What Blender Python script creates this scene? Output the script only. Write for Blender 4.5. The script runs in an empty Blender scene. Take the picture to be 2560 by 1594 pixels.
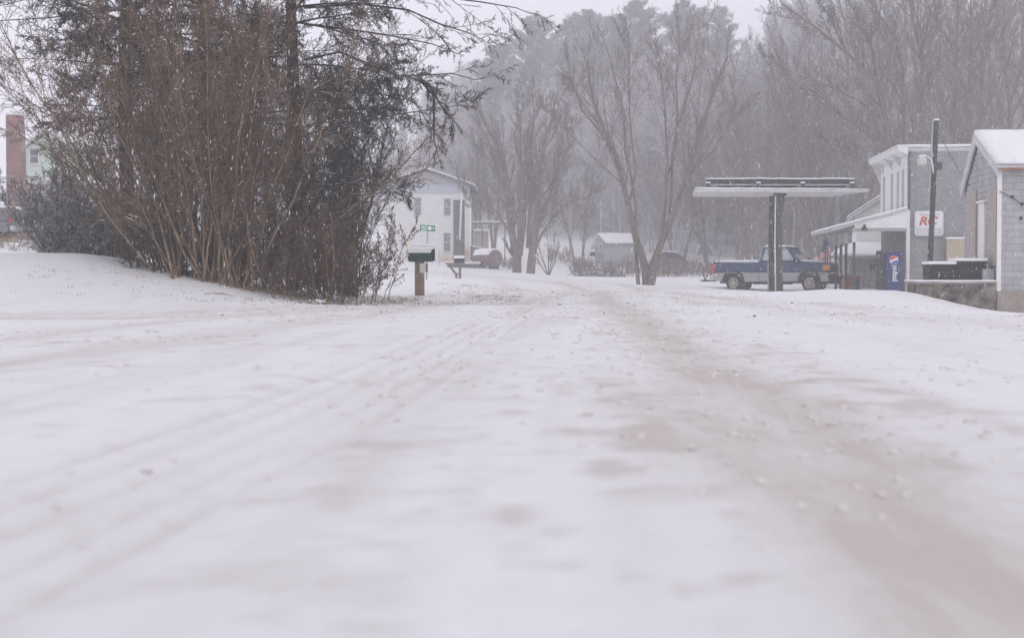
import bpy, bmesh, math, random
import numpy as np
from mathutils import Vector, Matrix

# ------------------------------------------------------------------ camera, world, sun, exposure
S = bpy.context.scene
EYE = 0.42
F = 3555.0
PITCH = math.atan(97 / F)
cam_d = bpy.data.cameras.new('camera'); cam = bpy.data.objects.new('camera', cam_d)
S.collection.objects.link(cam); S.camera = cam
cam.location = (0, 0, EYE); cam.rotation_euler = (math.pi / 2 - PITCH, 0, 0)
cam_d.sensor_width = 36; cam_d.lens = 36 * F / 2560
cam_d.clip_start = 0.05; cam_d.clip_end = 3000
cam_d.dof.use_dof = True; cam_d.dof.focus_distance = 33; cam_d.dof.aperture_fstop = 3.2

W = bpy.data.worlds.new('World'); S.world = W; W.use_nodes = True
nt = W.node_tree; nt.nodes.clear()
wo = nt.nodes.new('ShaderNodeOutputWorld'); b1 = nt.nodes.new('ShaderNodeBackground'); b2 = nt.nodes.new('ShaderNodeBackground')
sky = nt.nodes.new('ShaderNodeTexSky'); sky.sky_type = 'NISHITA'; sky.sun_disc = False
SUN_EL, SUN_ROT = math.radians(48), math.radians(150)
sky.sun_elevation = SUN_EL; sky.sun_rotation = SUN_ROT; sky.dust_density = 6
b1.inputs[1].default_value = 0.08
b2.inputs[0].default_value = (0.735, 0.722, 0.820, 1); b2.inputs[1].default_value = 1.0
wtc = nt.nodes.new('ShaderNodeTexCoord'); wsx = nt.nodes.new('ShaderNodeSeparateXYZ'); wmr = nt.nodes.new('ShaderNodeMapRange')
nt.links.new(wtc.outputs['Generated'], wsx.inputs[0]); nt.links.new(wsx.outputs['Z'], wmr.inputs[0])
wmr.inputs[1].default_value = 0.05; wmr.inputs[2].default_value = 0.7; wmr.inputs[3].default_value = 1.28; wmr.inputs[4].default_value = 0.94
nt.links.new(wmr.outputs[0], b2.inputs[1])
mx = nt.nodes.new('ShaderNodeMixShader'); mx.inputs[0].default_value = 0.94
nt.links.new(sky.outputs[0], b1.inputs[0]); nt.links.new(b1.outputs[0], mx.inputs[1]); nt.links.new(b2.outputs[0], mx.inputs[2])
nt.links.new(mx.outputs[0], wo.inputs[0])
sd = bpy.data.lights.new('sun', 'SUN'); sd.energy = 0.5; sd.angle = math.radians(40); sd.color = (1, .97, .95)
so = bpy.data.objects.new('sun', sd); S.collection.objects.link(so)
so.rotation_euler = (math.pi / 2 - SUN_EL, 0, math.radians(180) - SUN_ROT)
S.view_settings.view_transform = 'Standard'; S.view_settings.look = 'None'
S.view_settings.exposure = 0.27; S.view_settings.gamma = 1
S.render.engine = 'CYCLES'
cy = S.cycles
cy.use_denoising = True
cy.max_bounces = 7; cy.diffuse_bounces = 3; cy.glossy_bounces = 2; cy.transmission_bounces = 3
cy.volume_bounces = 4; cy.transparent_max_bounces = 8
cy.caustics_reflective = False; cy.caustics_refractive = False

# ------------------------------------------------------------------ helpers
V = Vector
def P(px, py, Y):
    a = (px - 1280) / F; b = (797 - py) / F
    y = math.cos(PITCH) + b * math.sin(PITCH); z = -math.sin(PITCH) + b * math.cos(PITCH)
    k = Y / y
    return V((a * k, Y, EYE + z * k))

def tag(o, label=None, cat=None, group=None, kind=None):
    if label: o['label'] = label
    if cat: o['category'] = cat
    if group: o['group'] = group
    if kind: o['kind'] = kind
    return o

def link(o, parent=None):
    S.collection.objects.link(o)
    if parent is not None: o.parent = parent
    return o

def empty(name, loc, label, cat, rz=0, group=None, rx=0, ry=0):
    o = bpy.data.objects.new(name, None); link(o)
    o.location = loc; o.rotation_euler = (rx, ry, rz); o.empty_display_size = .3
    return tag(o, label, cat, group)

def mesh_np(name, Vt, faces, mats, fmat=None, smooth=False):
    me = bpy.data.meshes.new(name)
    faces = np.asarray(faces, dtype=np.int32); nf, k = faces.shape
    Vt = np.asarray(Vt, dtype=np.float32)
    me.vertices.add(len(Vt)); me.vertices.foreach_set('co', Vt.ravel())
    me.loops.add(nf * k); me.loops.foreach_set('vertex_index', faces.ravel())
    me.polygons.add(nf); me.polygons.foreach_set('loop_start', np.arange(0, nf * k, k, dtype=np.int32))
    if fmat is not None: me.polygons.foreach_set('material_index', np.asarray(fmat, dtype=np.int32))
    me.polygons.foreach_set('use_smooth', np.full(nf, smooth, dtype=bool))
    me.update(calc_edges=True)
    for m in (mats if isinstance(mats, (list, tuple)) else [mats]): me.materials.append(m)
    return me

class MB:
    """collects shapes, builds ONE mesh object"""
    def __init__(s): s.bm = bmesh.new()
    def box(s, x0, x1, y0, y1, z0, z1, bev=0, mi=0):
        r = bmesh.ops.create_cube(s.bm, size=1)
        vs = r['verts']
        for v in vs:
            v.co = V(((x0 + x1) / 2 + v.co.x * (x1 - x0), (y0 + y1) / 2 + v.co.y * (y1 - y0), (z0 + z1) / 2 + v.co.z * (z1 - z0)))
        fs = {f for v in vs for f in v.link_faces}
        for f in fs: f.material_index = mi
        if bev:
            es = list({e for v in vs for e in v.link_edges})
            bmesh.ops.bevel(s.bm, geom=es, offset=bev, segments=2, affect='EDGES', profile=.6)
        return s
    def prism(s, pts, a0, a1, axis='y', mi=0, bev=0):
        """polygon pts in the plane of the other two axes, extruded from a0 to a1"""
        def co(p, a):
            return {'y': (p[0], a, p[1]), 'x': (a, p[0], p[1]), 'z': (p[0], p[1], a)}[axis]
        A = [s.bm.verts.new(co(p, a0)) for p in pts]; B = [s.bm.verts.new(co(p, a1)) for p in pts]
        n = len(pts); fs = [s.bm.faces.new(A), s.bm.faces.new(B[::-1])]
        for i in range(n): fs.append(s.bm.faces.new((A[i], B[i], B[(i + 1) % n], A[(i + 1) % n])))
        for f in fs: f.material_index = mi
        bmesh.ops.recalc_face_normals(s.bm, faces=fs)
        if bev:
            bmesh.ops.bevel(s.bm, geom=list({e for f in fs for e in f.edges}), offset=bev, segments=2, affect='EDGES', profile=.6)
        return s
    def hexa(s, pts, mi=0):
        """8 corners: bottom 4 ccw, top 4 ccw"""
        v = [s.bm.verts.new(p) for p in pts]
        fs = [s.bm.faces.new([v[i] for i in q]) for q in ((3, 2, 1, 0), (4, 5, 6, 7), (0, 1, 5, 4), (1, 2, 6, 5), (2, 3, 7, 6), (3, 0, 4, 7))]
        for f in fs: f.material_index = mi
        bmesh.ops.recalc_face_normals(s.bm, faces=fs)
        return s
    def tube(s, pts, rad, n=10, mi=0):
        if not isinstance(rad, (list, tuple)): rad = [rad] * len(pts)
        pts = [V(p) for p in pts]; rings = []
        for i, p in enumerate(pts):
            t = (pts[min(i + 1, len(pts) - 1)] - pts[max(i - 1, 0)]).normalized()
            u = t.cross(V((0, 0, 1)) if abs(t.z) < .9 else V((1, 0, 0))).normalized(); w = t.cross(u)
            rings.append([s.bm.verts.new(p + rad[i] * (u * math.cos(2 * math.pi * k / n) + w * math.sin(2 * math.pi * k / n))) for k in range(n)])
        fs = []
        for a, b in zip(rings, rings[1:]):
            for k in range(n): fs.append(s.bm.faces.new((a[k], a[(k + 1) % n], b[(k + 1) % n], b[k])))
        for f in fs: f.smooth = True
        fs += [s.bm.faces.new(rings[0][::-1]), s.bm.faces.new(rings[-1])]
        for f in fs: f.material_index = mi
        bmesh.ops.recalc_face_normals(s.bm, faces=fs)
        return s
    def lathe(s, prof, c, axis='y', n=28, mi=0):
        """prof: (radius, offset along axis)"""
        rings = []
        for r, a in prof:
            ring = []
            for k in range(n):
                t = 2 * math.pi * k / n; x, z = r * math.cos(t), r * math.sin(t)
                q = {'y': (x, a, z), 'z': (x, z, a), 'x': (a, x, z)}[axis]
                ring.append(s.bm.verts.new(V(c) + V(q)))
            rings.append(ring)
        fs = []
        for a, b in zip(rings, rings[1:]):
            for k in range(n): fs.append(s.bm.faces.new((a[k], a[(k + 1) % n], b[(k + 1) % n], b[k])))
        for f in fs: f.smooth = True
        fs += [s.bm.faces.new(rings[0][::-1]), s.bm.faces.new(rings[-1])]
        for f in fs: f.material_index = mi
        bmesh.ops.recalc_face_normals(s.bm, faces=fs)
        return s
    def ball(s, c, r, mi=0, sc=(1, 1, 1), seg=12):
        q = bmesh.ops.create_uvsphere(s.bm, u_segments=seg, v_segments=seg // 2 + 1, radius=r)
        for v in q['verts']: v.co = V((v.co.x * sc[0], v.co.y * sc[1], v.co.z * sc[2])) + V(c)
        for f in {f for v in q['verts'] for f in v.link_faces}: f.material_index = mi; f.smooth = True
        return s
    def build(s, name, mats, parent=None, loc=None, rz=0):
        me = bpy.data.meshes.new(name); s.bm.to_mesh(me); s.bm.free()
        for m in (mats if isinstance(mats, (list, tuple)) else [mats]): me.materials.append(m)
        o = link(bpy.data.objects.new(name, me), parent)
        if loc is not None: o.location = loc; o.rotation_euler = (0, 0, rz)
        return o

def text_part(name, s, size, m, parent, loc, rot, shear=0, bold=0, ext=.004, sx=1):
    c = bpy.data.curves.new(name, 'FONT'); c.body = s; c.size = size; c.extrude = ext; c.shear = shear; c.offset = bold
    c.align_x = 'CENTER'; c.align_y = 'CENTER'; c.resolution_u = 4
    t = bpy.data.objects.new('t', c); S.collection.objects.link(t)
    bpy.context.view_layer.update()
    me = bpy.data.meshes.new_from_object(t.evaluated_get(bpy.context.evaluated_depsgraph_get()))
    bpy.data.objects.remove(t); bpy.data.curves.remove(c)
    me.name = name; me.materials.clear(); me.materials.append(m)
    o = link(bpy.data.objects.new(name, me), parent); o.location = loc; o.rotation_euler = rot; o.scale = (sx, 1, 1)
    return o

# ------------------------------------------------------------------ materials
def mat(name, col, rough=.8, var=.18, vs=3.0, bump=0, bs=20, spec=.3, metal=0, stretch=None, snow=0, col2=None, emit=None, thr=.5, snz=.55):
    m = bpy.data.materials.new(name); m.use_nodes = True; n = m.node_tree.nodes; L = m.node_tree.links
    p = n['Principled BSDF']; p.inputs['Roughness'].default_value = rough; p.inputs['Metallic'].default_value = metal
    p.inputs['Specular IOR Level'].default_value = spec
    tc = n.new('ShaderNodeTexCoord'); mp = n.new('ShaderNodeMapping'); L.new(tc.outputs['Object'], mp.inputs[0])
    if stretch: mp.inputs['Scale'].default_value = stretch
    nz = n.new('ShaderNodeTexNoise'); nz.inputs['Scale'].default_value = vs; nz.inputs['Detail'].default_value = 6; nz.inputs['Roughness'].default_value = .65
    L.new(mp.outputs[0], nz.inputs['Vector'])
    cr = n.new('ShaderNodeValToRGB'); L.new(nz.outputs['Fac'], cr.inputs[0])
    c2 = col2 if col2 else tuple(min(1, c * (1 + var)) for c in col)
    c1 = tuple(c * (1 - var) for c in col) if not col2 else col
    cr.color_ramp.elements[0].position = thr - .17; cr.color_ramp.elements[1].position = thr + .17
    cr.color_ramp.elements[0].color = (*c1, 1); cr.color_ramp.elements[1].color = (*c2, 1)
    out = cr.outputs[0]
    if snow:
        g = n.new('ShaderNodeNewGeometry'); sp = n.new('ShaderNodeSeparateXYZ'); L.new(g.outputs['Normal'], sp.inputs[0])
        n2 = n.new('ShaderNodeTexNoise'); n2.inputs['Scale'].default_value = 2.2; L.new(tc.outputs['Object'], n2.inputs['Vector'])
        ml = n.new('ShaderNodeMath'); ml.operation = 'MULTIPLY_ADD'; L.new(n2.outputs['Fac'], ml.inputs[0]); ml.inputs[1].default_value = snow; L.new(sp.outputs['Z'], ml.inputs[2])
        r2 = n.new('ShaderNodeMapRange'); L.new(ml.outputs[0], r2.inputs[0]); r2.inputs[1].default_value = snz + snow * .5; r2.inputs[2].default_value = snz + .15 + snow * .5
        mxn = n.new('ShaderNodeMixRGB'); L.new(r2.outputs[0], mxn.inputs[0]); L.new(out, mxn.inputs[1]); mxn.inputs[2].default_value = (.84, .84, .86, 1)
        out = mxn.outputs[0]
    L.new(out, p.inputs['Base Color'])
    if bump:
        nb = n.new('ShaderNodeTexNoise'); nb.inputs['Scale'].default_value = bs; nb.inputs['Detail'].default_value = 5
        L.new(mp.outputs[0], nb.inputs['Vector'])
        bp = n.new('ShaderNodeBump'); bp.inputs['Strength'].default_value = bump; bp.inputs['Distance'].default_value = .02
        L.new(nb.outputs['Fac'], bp.inputs['Height']); L.new(bp.outputs[0], p.inputs['Normal'])
    if emit:
        p.inputs['Emission Color'].default_value = (*emit[0], 1); p.inputs['Emission Strength'].default_value = emit[1]
    return m

def brick_mat(name, c1, c2, mortar, bw, bh, mw=.012, plane='x', rough=.9, bump=.4, offs=.5, dirt=None):
    """courses along x (plane 'x') or y (plane 'y') of the object"""
    m = mat(name, c1, rough, .1, 6); n = m.node_tree.nodes; L = m.node_tree.links; p = n['Principled BSDF']
    tc = n.new('ShaderNodeTexCoord'); sp = n.new('ShaderNodeSeparateXYZ'); cb = n.new('ShaderNodeCombineXYZ')
    L.new(tc.outputs['Object'], sp.inputs[0]); L.new(sp.outputs['X' if plane == 'x' else 'Y'], cb.inputs[0]); L.new(sp.outputs['Z'], cb.inputs[1])
    nw = n.new('ShaderNodeTexNoise'); nw.inputs['Scale'].default_value = 3; L.new(tc.outputs['Object'], nw.inputs['Vector'])
    va = n.new('ShaderNodeVectorMath'); va.operation = 'MULTIPLY_ADD'; L.new(nw.outputs['Color'], va.inputs[0]); va.inputs[1].default_value = (.03, .03, 0); L.new(cb.outputs[0], va.inputs[2])
    bt = n.new('ShaderNodeTexBrick'); L.new(va.outputs[0], bt.inputs['Vector'])
    bt.inputs['Scale'].default_value = 1; bt.inputs['Brick Width'].default_value = bw; bt.inputs['Row Height'].default_value = bh
    bt.inputs['Mortar Size'].default_value = mw; bt.inputs['Mortar Smooth'].default_value = .3; bt.offset = offs
    bt.inputs['Color1'].default_value = (*c1, 1); bt.inputs['Color2'].default_value = (*c2, 1); bt.inputs['Mortar'].default_value = (*mortar, 1)
    nz = n.new('ShaderNodeTexNoise'); nz.inputs['Scale'].default_value = 1.3; nz.inputs['Detail'].default_value = 8; nz.inputs['Roughness'].default_value = .7
    L.new(tc.outputs['Object'], nz.inputs['Vector'])
    rr = n.new('ShaderNodeMapRange'); L.new(nz.outputs['Fac'], rr.inputs[0]); rr.inputs[1].default_value = .3; rr.inputs[2].default_value = .7
    rr.inputs[3].default_value = .72; rr.inputs[4].default_value = 1.12
    mm = n.new('ShaderNodeMixRGB'); mm.blend_type = 'MULTIPLY'; mm.inputs[0].default_value = 1; L.new(bt.outputs['Color'], mm.inputs[1]); L.new(rr.outputs[0], mm.inputs[2])
    out = mm.outputs[0]
    L.new(out, p.inputs['Base Color'])
    bp = n.new('ShaderNodeBump'); bp.inputs['Strength'].default_value = bump; bp.inputs['Distance'].default_value = .02; bp.invert = True
    L.new(bt.outputs['Fac'], bp.inputs['Height']); L.new(bp.outputs[0], p.inputs['Normal'])
    return m

def siding_mat(name, col, step=.13, dark=.8, rough=.7):
    m = mat(name, col, rough, .05, 2); n = m.node_tree.nodes; L = m.node_tree.links; p = n['Principled BSDF']
    src = p.inputs['Base Color'].links[0].from_socket
    tc = n.new('ShaderNodeTexCoord'); sp = n.new('ShaderNodeSeparateXYZ'); L.new(tc.outputs['Object'], sp.inputs[0])
    d = n.new('ShaderNodeMath'); d.operation = 'DIVIDE'; L.new(sp.outputs['Z'], d.inputs[0]); d.inputs[1].default_value = step
    fr = n.new('ShaderNodeMath'); fr.operation = 'FRACT'; L.new(d.outputs[0], fr.inputs[0])
    lt = n.new('ShaderNodeMath'); lt.operation = 'LESS_THAN'; L.new(fr.outputs[0], lt.inputs[0]); lt.inputs[1].default_value = .12
    mm = n.new('ShaderNodeMixRGB'); mm.blend_type = 'MULTIPLY'; L.new(lt.outputs[0], mm.inputs[0]); L.new(src, mm.inputs[1]); mm.inputs[2].default_value = (dark, dark, dark, 1)
    L.new(mm.outputs[0], p.inputs['Base Color'])
    bp = n.new('ShaderNodeBump'); bp.inputs['Strength'].default_value = .5; bp.inputs['Distance'].default_value = .02; bp.invert = True
    L.new(fr.outputs[0], bp.inputs['Height']); L.new(bp.outputs[0], p.inputs['Normal'])
    return m

M = {}
M['snow'] = mat('snow', (.82, .82, .825), .85, .03, 4, bump=.35, bs=14, spec=.25)
M['bark'] = mat('bark', (.165, .142, .130), .95, .35, 5, bump=.6, bs=18, spec=.1, stretch=(1, 1, .25), snow=.5, snz=.6)
M['bark_dark'] = mat('bark_dark', (.035, .031, .028), .95, .35, 5, bump=.5, bs=18, spec=.1, stretch=(1, 1, .25), snow=.3, snz=.75)
M['twig'] = mat('twig', (.20, .172, .168), .95, .3, 1.5, spec=.1, snow=.5, snz=.75)
M['twig_red'] = mat('twig_red', (.25, .205, .20), .95, .3, 1.5, spec=.1, snow=.5, snz=.75)
M['twig_wood'] = mat('twig_wood', (.43, .405, .43), .95, .2, 1.5, spec=.1, snow=.5, snz=.30)  # snow-dusted twigs, with part of the distance haze put into the colour
M['twig_brown'] = mat('twig_brown', (.062, .046, .034), .9, .4, 1.6, spec=.15, snow=.6, snz=.84, col2=(.30, .21, .145), stretch=(5, 5, .8))
M['stem_brown'] = mat('stem_brown', (.055, .045, .036), .9, .35, 1.6, bump=.4, bs=20, spec=.15, snow=.6, snz=.75, stretch=(6, 6, .25), col2=(.38, .27, .18))
M['twig_dark'] = mat('dark_twig', (.085, .070, .064), .9, .3, 1.5, spec=.1, snow=.5, snz=.88)
M['evergreen'] = mat('dusted_evergreen', (.075, .078, .065), .9, .35, 2.5, spec=.1, snow=.9, snz=.3, col2=(.17, .17, .145))
M['twig_dark2'] = mat('dark_brown_twig', (.05, .040, .033), .9, .3, 1.5, spec=.1, snow=.5, snz=.86, col2=(.19, .14, .105), stretch=(4, 4, 1))
M['needle'] = mat('needle', (.034, .034, .026), .9, .35, 1.2, spec=.1, snow=.7, snz=.78)
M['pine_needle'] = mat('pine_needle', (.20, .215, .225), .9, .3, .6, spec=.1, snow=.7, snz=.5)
M['dead_leaf'] = mat('dead_leaf', (.10, .055, .035), .9, .3, 5)
M['grass'] = mat('dry_grass', (.26, .20, .12), .9, .3, 2)
M['clod'] = mat('dirty_snow_clod', (.68, .655, .62), .95, .12, 9, bump=.3)
M['soil'] = mat('frozen_soil', (.24, .19, .15), .95, .3, 9)

# ------------------------------------------------------------------ terrain heights
def zr(X, Y, Z): return (X, Y, Z + EYE)
CT = []
for Y in (-60, -20, 0, 8, 16, 24, 32, 40, 50):
    for dx in (-4.2, -1.5, 1.5, 4.0):
        if Y > 26 and dx < -3: continue
        CT.append((.06 * Y + dx, Y, 0.0))
for X, Y in ((-30, -60), (30, -60), (-15, 0), (-9, 8), (9, 6), (20, 0), (-40, 0)): CT.append((X, Y, 0.0))
CT += [zr(4.2, 60, -.42), zr(0, 62, -.32)]
def C(px, py, Y, dz=0):
    p = P(px, py, Y); CT.append((p.x, p.y, p.z + dz))
# left berm
C(250, 641, 29); C(60, 641, 31); C(400, 672, 28.2); C(560, 708, 27.2); C(700, 740, 26.5); C(800, 757, 26); C(960, 765, 26)
C(0, 604, 44); C(-300, 600, 44); C(0, 690, 25.5); C(250, 735, 23.5); C(0, 770, 20.5); C(-400, 740, 22); C(500, 766, 22); C(250, 782, 20)
C(700, 735, 36); C(500, 700, 38); C(980, 748, 30); C(1045, 738, 34.5); C(1100, 712, 48); C(950, 700, 50); C(1200, 735, 37)
C(1060, 692, 68); C(1140, 699, 64); C(1250, 700, 66); C(900, 680, 75)
C(1250, 686, 82); C(1000, 672, 92); C(1400, 690, 84); C(700, 660, 98)
C(1080, 655, 110); C(980, 652, 110); C(1200, 668, 104); C(1310, 685, 95); C(1450, 695, 92); C(1620, 712, 70); C(1540, 700, 80)
C(1380, 688, 92); C(1500, 690, 103); C(1520, 662, 120); C(1700, 690, 90); C(1750, 665, 110); C(1880, 655, 112)
C(1700, 718, 66); C(1900, 728, 67); C(2100, 731, 64); C(2000, 731, 60); C(1900, 731, 60); C(1750, 724, 60); C(2270, 731, 62.5); C(1850, 738, 50)
C(2150, 725, 70); C(2400, 720, 75); C(2275, 735, 40); C(2400, 765, 40); C(2480, 779, 40); C(2560, 787, 39.5); C(2200, 738, 44); C(2700, 800, 36)
C(2200, 745, 48); C(2300, 770, 34); C(2560, 812, 25); C(2900, 800, 30)
C(0, 598, 56); C(-400, 590, 60); C(100, 575, 80); C(400, 590, 90)
for X, Y, Z in ((-50, 30, 2.4), (-60, 80, 3.5), (-30, 130, 5), (-80, 160, 8), (0, 150, 5.5), (-10, 190, 13), (15, 160, 6.5), (20, 200, 15), (-10, 240, 25), (30, 240, 27),
                (60, 130, 5), (45, 100, 2), (70, 170, 14), (80, 220, 28), (60, 270, 36), (0, 280, 34), (-50, 230, 10), (-100, 280, 10), (120, 200, 30), (100, 120, 8),
                (40, 60, -.2), (60, 30, -.5), (0, 340, 34), (90, 340, 42), (-90, 400, 10), (0, 600, 30), (-400, 600, 10), (400, 600, 40), (-400, 0, 4), (400, 0, 2),
                (-400, -60, 2), (400, -60, 2), (-400, 300, 8), (400, 300, 36), (30, 85, .4), (30, 120, 2.2)):
    CT.append((X, Y, Z))
CT = np.array(CT, dtype=float)
_c = 1.5
def _phi(A, B): return np.sqrt(((A[:, None, :] - B[None, :, :]) ** 2).sum(-1) + _c * _c)
_A = _phi(CT[:, :2], CT[:, :2]); _n = len(CT)
_K = np.zeros((_n + 1, _n + 1)); _K[:_n, :_n] = _A - np.eye(_n) * -.002; _K[:_n, _n] = 1; _K[_n, :_n] = 1
_w = np.linalg.solve(_K, np.append(CT[:, 2], 0))
def _vn(x, y, seed=0):
    xi = np.floor(x).astype(np.int64); yi = np.floor(y).astype(np.int64); fx = x - xi; fy = y - yi
    fx = fx * fx * (3 - 2 * fx); fy = fy * fy * (3 - 2 * fy)
    def h(a, b):
        n = (a * 374761393 + b * 668265263 + seed * 144665) & 0x7fffffff
        n = ((n ^ (n >> 13)) * 1274126177) & 0x7fffffff
        return ((n ^ (n >> 16)) & 0xffff) / 65535.
    return (h(xi, yi) * (1 - fx) + h(xi + 1, yi) * fx) * (1 - fy) + (h(xi, yi + 1) * (1 - fx) + h(xi + 1, yi + 1) * fx) * fy - .5
def fbm(x, y, s, o=4, seed=0):
    r = 0; a = 1; t = 0
    for i in range(o): r = r + a * _vn(x / s, y / s, seed + i * 7); t += a; a *= .5; s *= .5
    return r / t
def base_h(X, Y):
    X = np.atleast_1d(np.asarray(X, float)); Y = np.atleast_1d(np.asarray(Y, float)); out = np.empty(len(X))
    for i in range(0, len(X), 20000):
        q = np.stack([X[i:i + 20000], Y[i:i + 20000]], 1)
        out[i:i + 20000] = _phi(q, CT[:, :2]) @ _w[:-1] + _w[-1]
    return out
def gz(x, y): return float(base_h([x], [y])[0])
def G(px, Y, dz=0):
    """a point standing on the ground in the column of the picture, at depth Y"""
    x = (px - 1280) / F * Y
    return V((x, Y, gz(x, Y) + dz))

# ------------------------------------------------------------------ ground + road sheets
def pdist(X, Y, poly):
    d = np.full(len(X), 1e9)
    for (x0, y0), (x1, y1) in zip(poly, poly[1:]):
        dx, dy = x1 - x0, y1 - y0; t = np.clip(((X - x0) * dx + (Y - y0) * dy) / (dx * dx + dy * dy), 0, 1)
        d = np.minimum(d, np.hypot(X - x0 - t * dx, Y - y0 - t * dy))
    return d
def smooth(poly, k=3):
    for _ in range(k):
        q = [poly[0]]
        for a, b in zip(poly, poly[1:]):
            q += [(a[0] * .75 + b[0] * .25, a[1] * .75 + b[1] * .25), (a[0] * .25 + b[0] * .75, a[1] * .25 + b[1] * .75)]
        poly = q + [poly[-1]]
    return poly
ROAD = smooth([(-3, -60), (-.8, 0), (.5, 20), (1.4, 38), (2.3, 52), (2.6, 64), (0, 75), (-8, 84), (-24, 92), (-60, 97), (-200, 110)])
SIDE = smooth([(-60, 13), (-25, 13.5), (-12, 16), (-5, 20.5), (-1.2, 27), (1.2, 36), (2.3, 50)])
TR = [  # polyline, half width, strength, rut depth
    (smooth([(-.6, -30), (.5, -2), (.67, 2), (.87, 5), (1.34, 15), (2.0, 30), (2.75, 45), (3.2, 57), (2.6, 67), (-.5, 77), (-9, 85.5), (-25, 93), (-60, 98)]), .20, .95, .020),
    (smooth([(-2.1, -30), (-1.1, -2), (-.85, 2), (-.55, 5), (-.1, 15), (.65, 30), (1.4, 45), (1.9, 57), (1.4, 65), (-1.5, 75), (-10, 83.5), (-25, 91), (-60, 96)]), .30, .18, .012),
    (smooth([(-4.2, -30), (-2.9, 2), (-2.6, 6), (-2.1, 15), (-1.2, 28), (-.3, 42), (.5, 54), (.2, 63), (-2.5, 72), (-10, 80.5), (-25, 88.5), (-60, 93)]), .28, .45, .012),
    (smooth([(-5.6, -30), (-4.3, 2), (-4.0, 6), (-3.5, 15), (-2.5, 28), (-1.7, 42)]), .28, .35, .012),
    (smooth([(-40, 12.6), (-14, 13.9), (-5.6, 17), (-3.3, 19.5), (-1.6, 23.5), (-.2, 28), (1.2, 36), (2.0, 48), (2.2, 58)]), .28, .6, .02),
    (smooth([(-40, 14.2), (-14, 15.5), (-5.9, 19), (-3.6, 21.8), (-2.2, 26), (-.9, 31), (.3, 38), (1.0, 48)]), .25, .45, .02),
    (smooth([(8.5, -10), (6.0, 12), (5.1, 22), (4.8, 32), (5.2, 45), (5.6, 60), (5.2, 74), (1, 84), (-8, 91), (-30, 98)]), .3, .55, .015),
    (smooth([(6.6, -6), (5.0, 8), (4.0, 18), (3.7, 30), (4.0, 44), (4.2, 58), (3.4, 70), (0, 80), (-9, 88)]), .28, .3, .012),
    (smooth([(5.6, 60), (7.5, 46), (11, 38), (16, 34), (25, 30)]), .3, .3, .02),
    (smooth([(-60, 93.4), (-24, 90.5), (-9, 84), (0, 73), (3.4, 60)]), .3, .35, .015),
]
A_, nx, ny = 1.5, 800, 820
ux = np.linspace(-math.asinh(500 / A_), math.asinh(500 / A_), nx); gx = A_ * np.sinh(ux)
uy = np.linspace(-math.asinh(70 / 2), math.asinh(600 / 2), ny); gy = 3.5 + 2 * np.sinh(uy)
XX, YY = np.meshgrid(gx, gy); X = XX.ravel(); Y = YY.ravel()
Z = base_h(X, Y)
near = np.exp(-(np.hypot(X, Y) / 40) ** 2)
dr = pdist(X, Y, ROAD); ds = pdist(X, Y, SIDE)
edge = 3.7 + .5 * fbm(X, Y, 4, 3, 3)
onroad = (dr < edge) | (ds < 2.6 + .4 * fbm(X, Y, 3, 3, 9))
offr = np.clip((np.minimum(dr - 3.7, ds - 2.4)) / 1.5, 0, 1)
Z += offr * (.20 * fbm(X, Y, 5, 3, 21) + .06 * fbm(X, Y, 1.1, 3, 5)) * np.clip(np.hypot(X, Y) / 8, .3, 1)
dirt = np.zeros(len(X)); rut = np.zeros(len(X)); lump = np.zeros(len(X))
wob = .12 * fbm(X, Y, 2.5, 2, 33)
for poly, hw, st, dp in TR:
    d = pdist(X, Y, poly) + wob
    w = hw * (1 + .012 * Y.clip(0, 80))
    core = np.exp(-(d / w) ** 2); wide = np.exp(-(d / (w * 2.2)) ** 2)
    dirt = np.maximum(dirt, st * (.85 * core + .32 * wide) * np.clip(.9 + .6 * fbm(X, Y / 12., .4, 3, 120 + int(st * 10)), .4, 1.3)); rut += dp * core
    lump = np.maximum(lump, np.exp(-((np.abs(d) - w * 1.9) / (w * 1.0)) ** 2) * (.4 + st))
Z -= np.minimum(rut, .03)
rd = np.exp(-(np.minimum(dr / 4.2, ds / 3.2)) ** 4)
k1 = fbm(X, Y, .34, 3, 51); k2 = fbm(X, Y, .13, 2, 61); k3 = fbm(X, Y, 1.2, 2, 71)
cl = np.clip(k1 - .12, 0, 1) * 3 + np.clip(k2 - .15, 0, 1) * 1.6
U_ = X - (.42 + .055 * Y) + .002 * (Y - 20).clip(0, 60) ** 1.3 * .2
sk1 = fbm(U_ * 1.0, Y / 14., .34, 3, 101); sk2 = fbm(U_, Y / 18., .11, 2, 111)
sline = (np.abs(Y - 20) < 38)
Z += rd * sline * (.012 * sk1 + .009 * sk2)
Z += rd * (.002 * k3 + .003 * fbm(X, Y, .30, 3, 55) + (.012 + .022 * lump) * cl * .5)
Z += .004 * np.clip(fbm(X, Y, .8, 3, 81), 0, 1) * rd * lump * 1.5
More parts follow.
